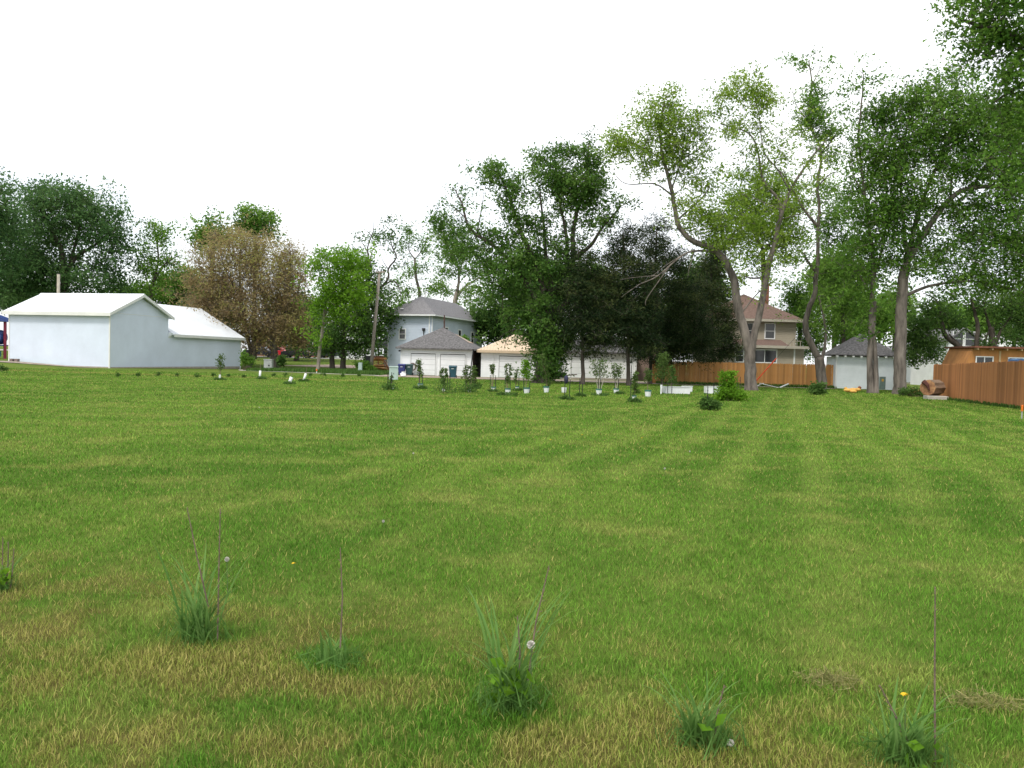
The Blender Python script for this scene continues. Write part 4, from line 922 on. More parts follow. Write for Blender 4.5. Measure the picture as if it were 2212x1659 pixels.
S = [  # key, u, vbase, vtop, width, leaves, options
 ('sapling in front of the pale green utility cabinet', 845, 841, 812, 12, 160, dict(), (848, 841, 8, 7), [(837.5, 842, 804), (845.5, 842, 804)], (843, 843, 26, 22)),
 ('slender sapling before the left door of the two-door garage', 906, 837, 776, 22, 420, dict(vlow=812), (908, 838, 12, 8), [(905, 838, 803), (912.5, 836, 803)], (908, 840, 34, 9)),
 ('bushy sapling before the dark teal bin', 958, 848, 794, 16, 420, dict(nst=2), (958, 846, 8, 6), [(957, 841, 809), (961, 841, 809), (966.5, 840, 809), (971.5, 842, 805)], (961, 849, 34, 36)),
 ('sapling before the brown side wall of the garage', 1012, 847, 788, 24, 460, dict(nst=3), (1014, 847, 9, 6), [(1006, 846, 810), (1016.5, 846, 810)], (1012, 848, 32, 28)),
 ('small sapling behind the one before the brown side wall', 1026, 840, 800, 14, 260, dict(), (1026, 838, 7, 5), [(1022, 840, 811)], (1027, 840, 18, 18)),
 ('thin two-stemmed sapling before the left wall of the tan-roofed garage', 1062, 843, 786, 16, 240, dict(nst=2, vlow=805), (1066, 845, 11, 8), [(1058.5, 841, 810), (1070, 840, 811)], (1066, 846, 22, 4)),
 ('twin-stemmed sapling before the door of the tan-roofed garage', 1096, 849, 784, 18, 330, dict(nst=2), (1097, 851, 12, 10), [(1090.5, 850, 815), (1101.5, 846, 814)], (1096, 854, 40, 9)),
 ('small sapling of the farther row before the tan-roofed garage door', 1114, 842, 797, 13, 200, dict(), (1117.5, 843, 9, 7), [(1114, 841, 806), (1120.5, 841, 806)], (1118, 844, 20, 4)),
 ('bright yellow-green bushy sapling left of the elm trunk', 1135, 845, 776, 28, 900, dict(lf=lf_bright, vlow=815, clumps=26), (1137.5, 849.5, 13, 10), [(1131, 848, 818), (1144, 849, 826)], None),
 ('tall leaning leafy sapling right in front of the elm trunk', 1181, 847, 764, 22, 620, dict(lean=-.16, vlow=838, clumps=22), (1180, 848, 12, 11), [], None),
 ('white-stemmed sapling between the two cedar trunks', 1294, 849, 776, 36, 620, dict(bark=stem_w, nst=3, vlow=812, lf=lf_sap, clumps=24), (1293.5, 852, 13, 10), [(1292, 851, 818), (1297, 850, 815)], (1296, 855, 36, 5)),
 ('pale leafy sapling right of the white-stemmed one', 1331, 845, 786, 34, 620, dict(bark=stem_w, nst=2, vlow=815, clumps=22), (1331, 850, 12, 9), [(1328, 848, 822), (1335.5, 846, 818)], (1338, 851, 20, 4)),
 ('nearest caged sapling in the middle of the orchard', 1370, 866, 802, 20, 520, dict(vlow=850, clumps=18), (1369.5, 866, 10, 10), [(1362, 866, 790)], (1370, 869, 26, 10)),
 ('small green-topped sapling in a tapered white guard', 1399, 851, 797, 22, 380, dict(vlow=822), (1399.5, 857, 14, 12), [], None),
 ('largest leafy sapling left of the white planter boxes', 1430, 850, 763, 44, 1500, dict(vlow=818, clumps=40, lf=lf_sap), None, [(1428.5, 850, 815), (1442, 851, 826), (1451, 851, 828)], None),
 ('dark leafy sapling close behind the left white planter', 1449, 846, 790, 26, 700, dict(vlow=828, clumps=22, lf=lf_weed), None, [], None),
]
for i, (key, u, vb, vt, w, n, kw, gd, sts, wd_) in enumerate(S):
    sapling(key, u, vb, vt, w, 300+i, n, **kw)
    short = key.replace('sapling', 'tree', 1) if False else key
    if gd: guard(*gd, 'white plastic guard around the '+key)
    names = ['left', 'right'] if len(sts) == 2 else (['leftmost', 'second', 'third', 'rightmost'] if len(sts) == 4 else ['left', 'middle', 'right'])
    for j, (su, sb_, st_) in enumerate(sts):
        stake(su, sb_, st_, ('black stake at the ' if len(sts) == 1 else names[j]+' black stake at the ')+key)
    if wd_: weeds(*wd_, 'weeds growing around the '+key, 500+i)
guard(1430 -2, 851, 4.5, 20, 'tall narrow white guard on the largest leafy sapling', collar=False)
guard(1218, 848, 12, 11, 'empty white plastic guard without a tree, right of the elm', collar=False)
for lab, u, vb, vt in (('left of two tall black stakes in front of the empty white guard', 1219.5, 861, 816), ('right of two tall black stakes in front of the empty white guard', 1229, 862, 820),
                       ('left of two black stakes beside the first cedar trunk', 1251.5, 856, 817), ('right of two black stakes beside the first cedar trunk', 1257.5, 854, 826)):
    stake(u, vb, vt, lab, lean=.03 if '1229' in str(u) else 0)
b_ = G(1222, 855); t = thing('tarp_bundle', 'dark blue bag hung between stakes right of the elm', 'bag', b_)
m = MB(); m.lathe([(.02, .55), (.08, .58), (.10, .72), (.09, .86), (.03, .92)], n=9); m.build('bag', principled('dark_blue_cloth', (.03, .032, .07), .8, .3, 6), t, smooth_=True)
weeds(1223, 863, 30, 9, 'weedy ring around the two tall stakes right of the elm', 530); weeds(1254, 857, 24, 8, 'weedy ring around the stakes beside the first cedar', 531)
# dark cart on the alley behind the orchard
b_ = GX(1208, 59.6); t = thing('wheelbarrow', 'dark wheelbarrow parked on the alley under the elm', 'wheelbarrow', b_)
m = MB(); m.prism([(-.75, .65), (.55, .65), (.3, .3), (-.45, .3)], 1, -.35, .35); m.build('tray', dark_void, t, bevel=.02)
m = MB(); m.obox((-.5, -.25, .32), (1.3, -.3, .55), .05, .05); m.obox((-.5, .25, .32), (1.3, .3, .55), .05, .05); m.build('handle', principled('brown_handle', (.16, .09, .05), .8, .2), t)
m = MB(); m.obox((.35, -.25, .4), (.45, -.25, .0), .04, .04); m.obox((.35, .25, .4), (.45, .25, .0), .04, .04); m.build('leg', dark_void, t)
MB().tube([(-.62, -.06, .2), (-.62, .06, .2)], .2, 14).build('wheel', dark_void, t)

# tubes and saplings on the left
sapling('lone sapling with a white-painted foot near the shed corner', 475, 820, 766, 30, 331, 420, vlow=796, clumps=16)
sd_ = G(475, 820); t = thing('tree_guard', 'short white guard at the foot of the lone sapling by the shed', 'tree guard', sd_, 0, 'white tree guards'); MB().lathe([(.06, 0), (.06, .28), (.05, .28), (.05, .02)], n=10).build('tube', white_plastic, t)
weeds(475, 821, 22, 5, 'weeds around the lone sapling near the shed corner', 540)
for i, (lab, u, v, vt, du) in enumerate((('upright white tube guard left of the two leaning ones', 561, 818, 800.5, 1.0), ('leaning thick white tube guard nearest the camera on the left', 624, 829, 814.5, 5.5), ('leaning white tube guard right of the thick one', 655, 823, 806.5, 5.5))):
    b = G(u, v); k = b.y/FPX; H = (v-vt)*k; t = thing('tube_guard', lab, 'tree guard', b, 0, 'white tube guards left of the orchard')
    MB().tube([(0, 0, -.05), (du*k, 0, H)], [.085 if i == 1 else .065]*2, 12).build('tube', white_plastic, t, smooth_=True)
    MB().tube([(du*k, 0, H-.02), (du*k*1.2, .02, H*1.7), (du*k*1.3+.03, 0, H*2.3)], [.012, .009, .004], 5).build('stem', stem_m, t)
    weeds(u+2, v+1, 22, 5, ('weeds at the foot of the ')+lab, 545+i)
# row of tiny shrubs in the straw line
for i, (zx, zy) in enumerate(((805, 186), (937, 191), (1075, 186), (1208, 183), (1342, 187), (1452, 187), (1552, 184), (1660, 186), (1860, 182), (1942, 183), (2108, 186), (2200, 188), (2330, 192), (2420, 190))):
    u, v = zx*.31739, 756+zy*.31739
    if i >= 12: u, v = ((740, 815), (1011-235, 815))[i-12]
    b = G(u, v); rs = np.random.default_rng(600+i); hh = (.16, .22, .24, .20, .15, .18, .12, .10, .16, .18, .22, .26, .2, .18)[i]*1.25
    t = thing('shrub_seedling', 'tiny dark shrub, number %s from the left in the straw row' % ['one', 'two', 'three', 'four', 'five', 'six', 'seven', 'eight', 'nine', 'ten', 'eleven', 'twelve', 'thirteen', 'fourteen'][i], 'shrub', b, 0, 'tiny shrubs in a row before the shed')
    MB().tube([(0, 0, -.03), (.01, 0, hh*.8)], [.012, .006], 4).build('stem', stem_m, t)
    C = np.stack([rs.normal(size=7)*hh*.25, rs.normal(size=7)*hh*.25, hh*(.35+.6*rs.random(7))], 1)
    leaves('crown', C, 14, .07, .08, lf_dark, t, (0, 0, 0), rs, .2+.3*rs.random(7), tri=False)
b = G(3, 805); rs = np.random.default_rng(620); t = thing('shrub_seedling', 'dark little shrub at the left edge before the shed', 'shrub', b, 0, 'tiny shrubs in a row before the shed')
MB().tube([(0, 0, -.03), (.01, 0, .3)], [.015, .006], 4).build('stem', stem_m, t)
leaves('crown', np.stack([rs.normal(size=10)*.1, rs.normal(size=10)*.1, .15+.35*rs.random(10)], 1), 20, .1, .09, lf_dark, t, (0, 0, 0), rs, .3*np.ones(10), tri=False)

# ------------------------------------------------------------------ bushes
def bush(label, u, v, blobs, D, seed, lf, n, size=.1, sig=.14):
    b = G(u, v) if D is None else GX(u, D); rs = np.random.default_rng(seed); k = b.y/FPX; C = []; m = MB()
    t = thing('bush', label, 'bush', b)
    for (bu, bv, ru, rv, kk) in blobs:
        c = P(bu, bv, b.y)-b
        for j in range(kk):
            d = rs.normal(size=3); d = d/np.linalg.norm(d)*rs.random()**.4
            p = (c.x+d[0]*ru*k, c.y+d[1]*ru*k*.8, max(.04, c.z+d[2]*rv*k)); C.append(p)
            if j % 3 == 0: m.tube([(p[0]*.2, p[1]*.2, 0), (p[0]*.6, p[1]*.6, p[2]*.6), p], [.014, .010, .004], 4)
    m.build('stem', stem_m, t)
    leaves('foliage', np.array(C), max(5, n//len(C)), sig, size, lf, t, (0, 0, 0), rs, .25+.5*rs.random(len(C)), tri=False)
    return t
bush('big leafy green bush with stakes in front of the back fence', 1577, 866, [(1575, 848, 30, 18, 60), (1560, 858, 16, 8, 20), (1600, 858, 16, 9, 20), (1572, 825, 14, 16, 24), (1582, 808, 5, 10, 8), (1562, 812, 5, 12, 8)], None, 71, lf_bright, 3400, .11)
bush('low dark bush at the foot of two stakes nearest the camera', 1532, 886, [(1532, 874, 17, 9, 36), (1524, 868, 8, 9, 12), (1545, 874, 9, 6, 10)], None, 72, lf_dark, 1500, .09, .11)
stake(1527.5, 886, 834, 'front stake standing in the low dark bush'); stake(1541, 864, 827, 'farther stake right behind the low dark bush')
stake(1561, 858, 816, 'left stake inside the big leafy bush'); stake(1592, 856, 815, 'middle stake behind the big leafy bush'); stake(1598, 856, 814, 'right stake behind the big leafy bush')
bush('dark grassy bush at the foot of the twin-stemmed tree', 1765, 853, [(1765, 843, 19, 9, 40), (1768, 833, 10, 8, 16)], None, 73, lf_weed, 1500, .13, .14)
bush('green weeds growing around the small pedestal by the utility pole', 795, 812, [(788, 795, 12, 14, 30), (800, 800, 10, 10, 20), (775, 790, 8, 12, 12)], 71, 74, lf_mid, 1500, .16, .22)
bush('weeds beside the log at the right', 1975, 852, [(1965, 846, 22, 8, 40), (2000, 850, 20, 7, 30), (2030, 856, 16, 5, 16)], 46.5, 75, lf_weed, 1700, .11, .14)
bush('shrubby undergrowth at the right corner of the shed', 526, 795, [(528, 775, 10, 16, 24), (540, 782, 10, 10, 14)], 76, 76, lf_mid, 900, .18, .22)
bush('dark vines beside the double trunk under the brown tree', 604, 790, [(607, 778, 9, 10, 24)], 80, 77, lf_dark, 700, .2, .2)
bush('small green shrub behind the two-door garage roof', 1002, 735, [(968+34, 735, 9, 9, 20)], 77, 78, lf_mid, 700, .18, .2)
# unmown grass along the path behind the field
def tall_grass(label, x0, x1, y0, y1, n, h_, seed):
    rs = np.random.default_rng(seed); f = rs.random(n); x = x0+(x1-x0)*f; yb = y0[0]+(y0[1]-y0[0])*f; ye = y1[0]+(y1[1]-y1[0])*f
    y = yb+(ye-yb)*rs.random(n); z = np.array([hgt(a, b_) for a, b_ in zip(x, y)]); hh = h_*(.5+.8*rs.random(n))
    w = .05; az = rs.uniform(0, 6.28, n); dx, dy = np.cos(az)*hh*.4, np.sin(az)*hh*.4; bx, by = np.cos(az+1.5)*w, np.sin(az+1.5)*w
    V = np.stack([np.stack([x-bx, y-by, z], -1), np.stack([x+bx, y+by, z], -1), np.stack([x+dx, y+dy, z+hh], -1)], 1)
    o = rawmesh('tall_grass', V.reshape(-1, 3), 3, lf_dark, np.repeat(.3+.6*rs.random(n), 3), kind='stuff'); return tag(o, label, 'grass')
tall_grass('dark unmown grass beyond the pale path under the brown tree', -24, -10.5, (71.5, 63.8), (82, 72), 9000, .30, 81)
tall_grass('unmown grass along the foot of the back fence', 11, 24.6, (60.5, 60.3), (61.3, 61.1), 2200, .22, 82)
tall_grass('unmown grass along the foot of the right fence', 20.4, 23.9, (25.6, 45.0), (26.2, 45.6), 1200, .16, 83)

# ------------------------------------------------------------------ street furniture and clutter
def bin_(label, u, Y, col, H=.95, rot=0.0):
    b = GX(u, Y); t = thing('wheeled_bin', label, 'bin', b, R(rot), 'wheeled bins by the garages'); w = .29
    mat = principled('bin_'+label.split()[0]+label.split()[1], col, .5, .1)
    m = MB(); v = []
    for z, s_ in ((.05, .80), (H*.86, 1.0)): v += [(-w*s_, -w*s_*1.1, z), (w*s_, -w*s_*1.1, z), (w*s_, w*s_*1.1, z), (-w*s_, w*s_*1.1, z)]
    m.add(v, [(3, 2, 1, 0), (4, 5, 6, 7), (0, 1, 5, 4), (1, 2, 6, 5), (2, 3, 7, 6), (3, 0, 4, 7)]); m.build('body', mat, t, bevel=.02)
    m = MB(); m.prism([(-.36, H*.865), (.33, H*.865), (.33, H*.93), (0, H), (-.36, H*.92)], 0, -.31, .31); m.build('lid', mat, t, bevel=.02)
    MB().tube([(-.26, .37, H*.88), (.26, .37, H*.88)], .02, 6).build('handle', mat, t)
    for s_ in (-1, 1): MB().tube([(s_*.24, .27, .11), (s_*.29, .27, .11)], .11, 12).build('wheel', dark_void, t)
    MB().box(-.10, .10, -.325, -.305, H*.72, H*.76).build('label_plate', white_plastic, t); return t
bin_('blue wheeled bin beside the left door of the two-door garage', 868, 65.6, (.035, .045, .17))
bin_('dark green wheeled bin next to the blue one', 884, 65.8, (.03, .075, .075))
bin_('dark teal wheeled bin before the right garage door', 978, 61.6, (.025, .085, .11), .96)
b = GX(891, 66.1); t = thing('hose_coil', 'coiled brown hose hanging behind the dark green bin', 'hose', b)
m = MB(); m.tube([(math.cos(a/8*math.pi)*.28, 0, .72+math.sin(a/8*math.pi)*.30) for a in range(17)], .035, 6); m.tube([(math.cos(a/8*math.pi)*.22, .05, .70+math.sin(a/8*math.pi)*.25) for a in range(17)], .035, 6)
m.build('coil', principled('hose_brown', (.20, .15, .13), .6, .1), t)
b = GX(871, 62); t = thing('scrap_bag', 'crumpled white bag on the ground before the blue bin', 'bag', b)
m = MB(); m.lathe([(.14, 0), (.26, .06), (.22, .22), (.10, .34), (.14, .40)], n=9); m.v = [(x*(1+.25*math.sin(z*20+x*9)), y*(1+.2*math.cos(z*15)), z) for x, y, z in m.v]; m.build('bag', white_plastic, t)
# green utility cabinet and pedestal
mint = principled('mint_paint', (.40, .50, .46), .5, .06, 2.0)
b = GX(850, 53); t = thing('utility_cabinet', 'pale green utility cabinet standing before the grey house', 'utility box', b, R(8))
MB().box(-.29, .29, -.26, .26, .0, .80).build('cabinet', mint, t, bevel=.015); MB().box(-.31, .31, -.29, .28, .805, .90).build('lid', mint, t, bevel=.02)
MB().box(-.33, .33, -.30, .30, -.1, .0).build('pad', concrete, t); MB().box(-.02, .02, -.285, -.262, .38, .46).build('latch', dark_void, t)
b = GX(778, 69); t = thing('utility_pedestal', 'small pale green pedestal among weeds below the utility pole', 'utility box', b)
MB().box(-.16, .16, -.13, .13, -.05, .84).build('post', mint, t, bevel=.02); MB().prism([(-.17, .845), (.17, .845), (.12, .93), (-.12, .93)], 1, -.14, .14).build('cap', mint, t)
b = GX(580, 84); t = thing('utility_cabinet', 'greyish white utility cabinet beside the trunks of the brown tree', 'utility box', b)
MB().box(-.42, .42, -.3, .3, -.1, .95).build('cabinet', principled('grey_paint', (.48, .50, .50), .6, .08), t, bevel=.02); MB().box(-.45, .45, -.33, .33, .955, 1.05).build('lid', MATS['grey_paint'], t); MB().box(.05, .2, -.32, -.302, .3, .45).build('plate', dark_void, t)
b = GX(684, 66.0); t = thing('marker_flag', 'tiny orange marker on the path left of the utility pole', 'marker', b)
MB().tube([(0, 0, 0), (0, 0, .16)], .03, 6).build('post', white_plastic, t); MB().lathe([(.06, .165), (.07, .28), (.03, .34)], n=8).build('cap', principled('marker_orange', (.70, .16, .02), .6, .1), t)
b = G(2207, 905); t = thing('marker_post', 'orange-topped marker stake at the right edge by the fence', 'marker', b)
MB().tube([(0, 0, -.05), (0, 0, .26)], .022, 6).build('post', principled('marker_grey', (.35, .36, .34), .7, .1), t); MB().lathe([(.034, .265), (.036, .46), (.02, .48)], n=10).build('cap', MATS['marker_orange'], t)
# utility poles
pole_m = principled('pole_wood', (.34, .29, .25), .9, .2, 4.0, .4, 20, stretch=(1, 1, .1))
b = GX(800, 71.5); t = thing('utility_pole', 'leaning brown utility pole left of the grey house', 'pole', b)
top = P(820, 590, 71.5)-b
MB().tube([(0, 0, -.3), tuple(top*.5), tuple(top)], [.155, .14, .12], 12).build('pole', pole_m, t, smooth_=True)
MB().obox((top.x-.3, -.1, top.z+.05), (top.x+.5, -.1, top.z+.12), .12, .14).build('crossarm', pole_m, t)
for dx in (-.2, .15, .4): MB().lathe([(.05, 0), (.07, .08), (.03, .2)], (top.x+dx, -.1, top.z+.17), 8).build('insulator', dark_void, t)
b = GX(124, 84); t = thing('utility_pole', 'short pale pole sticking up behind the white shed roof', 'pole', b)
top = P(126.5, 592, 84)-b; MB().tube([(0, 0, -.3), tuple(top)], [.17, .15], 10).build('pole', principled('pale_pole', (.42, .38, .31), .85, .12, 4), t, smooth_=True)
MB().lathe([(.17, 0), (.17, .06), (.05, .1)], tuple(top), 10).build('cap', dark_void, t)
b = GX(1017, 62.5); t = thing('guy_pole', 'thin dark rod leaning before the corner of the two-door garage', 'rod', b)
a = P(1022, 756, 62.5)-b; MB().tube([(-.1, 0, -.1), tuple(a)], [.05, .045], 8).build('rod', dark_void, t); MB().lathe([(.07, 0), (.07, .05)], tuple(a), 8).build('cap', dark_void, t)
# scrap lumber pile
b = GX(818, 73); t = thing('lumber_pile', 'heap of orange scrap boards beside the utility pole', 'lumber pile', b); rnd = random.Random(9)
lm = [principled('lumber_%d' % i, c, .85, .15, 5.0, rnd=.1) for i, c in enumerate(((.46, .22, .08), (.52, .30, .12), (.20, .09, .05), (.55, .42, .24)))]
for i in range(26):
    z = .1+i*.058; w = .7-.25*(i/26)
    x0, x1 = -w+rnd.uniform(-.15, .15), w+rnd.uniform(-.15, .15); y = rnd.uniform(-.35, .35)
    mt = lm[2] if i > 22 else lm[rnd.choice((0, 0, 0, 1, 1, 3))]
    MB().obox((x0, y-.1, z+rnd.uniform(-.05, .05)), (x1, y+rnd.uniform(-.5, .5), z+rnd.uniform(-.05, .05)), rnd.uniform(.2, .34), rnd.choice((.05, .05, .12))).build('board', mt, t)
for i in range(3): MB().obox((.45+i*.12, -.3, 1.3-i*.2), (1.1+i*.1, -.5, .05), .12, .04).build('board', lm[2], t)
b = GX(798, 74.5); t = thing('barrel', 'black drum behind the utility pole', 'drum', b)
MB().lathe([(.36, 0), (.38, .3), (.36, .32), (.38, .6), (.36, .62), (.38, .95), (.34, 1.0)], (0, 0, .55), 14).build('drum', dark_void, t); MB().box(-.5, .5, -.4, .4, -.1, .54).build('pallet', lm[1], t)
# white planter boxes
def planter(label, u0, u1, v, hpx, rot, dep=.75, ext=None):
    a, b2 = G(u0, v), G(u1, v); w = b2.x-a.x; hh = hpx*a.y/FPX; t = thing('planter_box', label, 'planter', a, R(rot), 'white planter boxes')
    m = MB(); th = .04
    m.box(0, w, 0, th, -.03, hh); m.box(0, w, dep-th, dep, -.03, hh); m.box(0, th, th, dep-th, -.03, hh); m.box(w-th, w, th, dep-th, -.03, hh); m.build('sides', white_plastic, t)
    MB().box(th, w-th, th, dep-th, -.02, hh*.8).build('soil', soil, t); MB().box(-.03, w+.03, -.03, .07, hh+.003, hh+.03).build('rim', white_plastic, t); return t
planter('long white planter box before the back fence', 1438, 1484, 850, 14.5, 2, 1.0); planter('small white planter box joined behind the long one', 1478, 1493, 846, 11.5, 0, .8)
planter('white planter box left of the big leafy bush', 1526, 1557, 850, 15, -3)
# things by the back fence
b = GX(1616, 56.0); t = thing('guy_wire', 'bright orange guy wire guard slanting behind the pale trunk', 'guy wire', b)
a0, a1, a2 = P(1634, 822, 56)-b, P(1677, 774, 56)-b, P(1730, 716, 56)-b
MB().tube([(0, 0, 0), tuple(a0), tuple(a1)], .045, 8).build('guard', principled('orange_plastic', (.72, .09, .03), .5, .1), t); MB().tube([tuple(a1), tuple(a2), tuple(a2*2.2)], .012, 5).build('wire', dark_void, t)
b = GX(1668, 57.5); t = thing('scrap_boards', 'broken white boards lying in the grass by the back fence', 'boards', b)
for p, q in (((-.9, 0, .3), (.45, .1, .02)), ((.55, 0, .03), (1.2, .1, .32)), ((-1.2, .2, .04), (-.6, .1, .30))): MB().obox(p, q, .16, .05).build('board', white_trim, t)
b = GX(1842, 50.5); t = thing('toy_heap', 'heap of yellow plastic lying on the grass before the right garage', 'plastic heap', b); yp = principled('yellow_plastic', (.66, .38, .09), .6, .15, 5)
for i, (x, y, z, sx, sy, sz) in enumerate(((-.3, 0, .16, .28, .22, .12), (.05, .1, .18, .30, .25, .14), (.3, 0, .22, .2, .2, .12), (-.05, -.15, .10, .25, .15, .10), (-.42, .1, .28, .1, .1, .08))):
    m = MB(); n = 8
    for k in range(5):
        f = -1+k*.5; r = math.sqrt(max(.05, 1-f*f))
        for j in range(n): m.v.append((x+sx*r*math.cos(j*6.283/n)*(1+.15*math.sin(j*2.3+i)), y+sy*r*math.sin(j*6.283/n), z+sz*f))
    m.f = [(k*n+j, k*n+(j+1) % n, (k+1)*n+(j+1) % n, (k+1)*n+j) for k in range(4) for j in range(n)]+[tuple(range(n))[::-1], tuple(range(4*n, 5*n))]
    m.build('lump', yp, t)
MB().lathe([(.10, 0), (.12, .08), (.05, .16)], (.42, 0, .28), 8).build('knob', principled('rust_brown', (.20, .07, .04), .8, .2), t)
# the log by the right fence
b = GX(2003, 43.4); t = thing('log', 'thick sawn log lying on a concrete slab at the end of the right fence', 'log', b, R(38))
m = MB(); pts = []; rr = .43
ring = [(rr*(1+.05*math.sin(j*3)), j*6.283/18) for j in range(18)]
for k, x in enumerate((0.0, .03, .4, .8, 1.15)):
    for r_, a in ring: m.v.append((x, r_*math.cos(a)*(.97 if k == 0 else 1+.02*math.sin(k+a*3)), .62+r_*math.sin(a)*(.97 if k == 0 else 1+.02*math.cos(k*2+a*2))))
m.f = [(k*18+j, k*18+(j+1) % 18, (k+1)*18+(j+1) % 18, (k+1)*18+j) for k in range(4) for j in range(18)]+[tuple(range(72, 90))]
m.build('bark', principled('log_bark', (.26, .18, .12), .9, .3, 3.0, .5, 14, stretch=(.3, 1, 1)), t)
m = MB(); m.add([(-.004, r_*.97*math.cos(a), .62+r_*.97*math.sin(a)) for r_, a in ring]+[(-.03, 0, .62)], [(j, (j+1) % 18, 18) for j in range(18)]); m.build('cut_face', principled('sawn_face', (.40, .22, .10), .85, .3, 3.5, col2=(.12, .05, .03)), t)
m = MB(); m.tube([(-.05, .22, .95), (-.06, -.02, .75), (-.05, -.1, .5)], [.14, .1, .05], 7); m.build('bark_flap', principled('dark_rot', (.10, .04, .03), .9, .2), t)
b = GX(2010, 43.2); t = thing('concrete_slab', 'grey concrete slab under the sawn log', 'slab', b, R(-10)); MB().box(-.25, .8, -.35, .45, -.1, .19).build('slab', concrete, t, bevel=.03)
b = GX(1985, 47.5); t = thing('stump', 'small broken wood pieces left of the log', 'wood scraps', b)
for p, q in (((-.5, 0, .25), (.1, 0, .34)), ((.2, .1, .1), (.55, .2, .16)), ((-.35, .1, .05), (-.3, .1, .5))): MB().obox(p, q, .18, .12).build('piece', lm[1], t)
b = Vector((22.9, 40.0, 0)); t = thing('pool_tarp', 'blue tarp edge showing above the right fence', 'tarp', Vector((24.6, 37.5, 0)), R(82))
m = MB(); n = 16
for i in range(n+1):
    for j, (yy, zz) in enumerate(((-.25, 2.08), (0, 2.24), (.4, 2.2), (.4, .0), (-.25, .0))): m.v.append((-3.2+5.0*i/n, yy, zz+(.03*math.sin(i*1.7) if j < 3 else 0)))
m.f = [(i*5+j, (i+1)*5+j, (i+1)*5+(j+1) % 5, i*5+(j+1) % 5) for i in range(n) for j in range(5)]+[tuple(range(5)), tuple(range(n*5, n*5+5))]
m.build('tarp', principled('blue_tarp', (.10, .22, .42), .5, .15, 3), t)
# playground structure at the left edge
b = GX(4, 78); t = thing('playground', 'red and blue playground structure cut by the left edge behind the shed', 'playground', b)
redm = principled('play_red', (.26, .03, .06), .5, .1); blu = principled('play_blue', (.03, .06, .20), .5, .1)
for x in (.30, -1.5): MB().tube([(x, 0, -.2), (x, 0, 3.6)], .14, 12).build('post', redm, t)
MB().prism([(-1.9, 3.62), (.55, 3.62), (.30, 3.95), (-.7, 4.3), (-1.6, 3.95)], 1, -.9, .9).build('canopy', blu, t)
MB().tube([(-.55, -.4, 2.1), (-.5, .6, 2.1)], .72, 18).build('tunnel', blu, t); MB().box(-1.9, .28, -.9, .9, 1.25, 1.36).build('deck', blu, t); MB().box(-1.2, -.2, -.2, .2, .2, .75).build('step', principled('play_teal', (.05, .22, .36), .5, .1), t)
MB().box(-1.3, -.1, -.65, -.6, 1.37, 1.9).build('rail_panel', redm, t)
b = GX(32, 65.6); t = thing('concrete_block', 'two brown blocks lying at the foot of the shed wall', 'blocks', b)
MB().box(-.32, -.08, -.2, .1, 0, .24).build('block', principled('block_brown', (.22, .17, .15), .9, .2), t); MB().box(.08, .34, -.2, .1, 0, .24).build('block', MATS['block_brown'], t)

# ------------------------------------------------------------------ parked cars on the far street
def car(label, x, y, col, L_=4.5, rot=0):
    t = thing('parked_car', label, 'car', (x, y, hgt(x, y)+.03), R(rot), 'cars on the far street'); h = L_/2
    body = principled('car_'+'_'.join(label.split()[:2]), col, .3, .05, spec=.5)
    MB().prism([(-h, .3), (h, .3), (h, .75), (h*.62, .9), (-h*.75, .95), (-h, .85)], 1, -.85, .85).build('body', body, t, bevel=.05)
    c = MB().prism([(-h*.72, .945), (h*.55, .905), (h*.28, 1.42), (-h*.42, 1.45)], 1, -.72, .72).build('cabin', body, t, bevel=.04)
    MB().prism([(-h*.60, .98), (h*.42, .95), (h*.24, 1.36), (-h*.36, 1.38)], 1, -.735, -.722).build('window', glass, c)
    for x_ in (-h*.6, h*.6):
        for y_ in (-.86, .70): MB().tube([(x_, y_, .32), (x_, y_+.16, .32)], .32, 14).build('wheel', dark_void, t)
    return t
car('dark blue car on the far street left of the brown tree trunks', -35.9, 113.5, (.03, .035, .06)); car('bright red car behind the trunks of the brown tree', -34.8, 117.4, (.5, .02, .03))
car('black car on the far street right of the brown tree trunks', -30.6, 113.6, (.02, .02, .022)); car('grey dark van on the far street left of the bright green tree', -26.5, 117.0, (.05, .055, .065), 4.8)

# ------------------------------------------------------------------ weeds left standing at the front margin
blade_g = leafmat('weed_blade', (0.07, 0.165, 0.034), (0.125, 0.245, 0.058), (0.195, 0.33, 0.095), 0.5)
dry_stem = principled('dry_stem', (.20, .14, .11), .9, .25, 20)
def ribbon(base, az, Ln, w, lift, droop, rs, tint, name='leaf', parent=None):
    n = 7; V = []; p = np.array(base, dtype=float); d = np.array([math.cos(az)*math.cos(lift), math.sin(az)*math.cos(lift), math.sin(lift)])
    side = np.array([-math.sin(az), math.cos(az), 0]); F = []
    for i in range(n):
        f = i/(n-1); ww = w*(.55+.9*f-1.45*f**2.2) if i < n-1 else .0005
        V += [p-side*ww/2+np.array([0, 0, ww*.15]), p.copy(), p+side*ww/2+np.array([0, 0, ww*.15])]
        d = d+np.array([math.cos(az)*.10, math.sin(az)*.10, -droop/n*(.4+1.6*f)]); d /= np.linalg.norm(d); p = p+d*Ln/(n-1)
        p[2] = max(p[2], .008)
    for i in range(n-1):
        a = i*3; F += [a, a+1, a+4, a+3, a+1, a+2, a+5, a+4]
    o = rawmesh(name, np.array(V), 4, blade_g, np.full(len(V), tint), parent, faces=np.array(F))
    for pg in o.data.polygons: pg.use_smooth = True
    return o
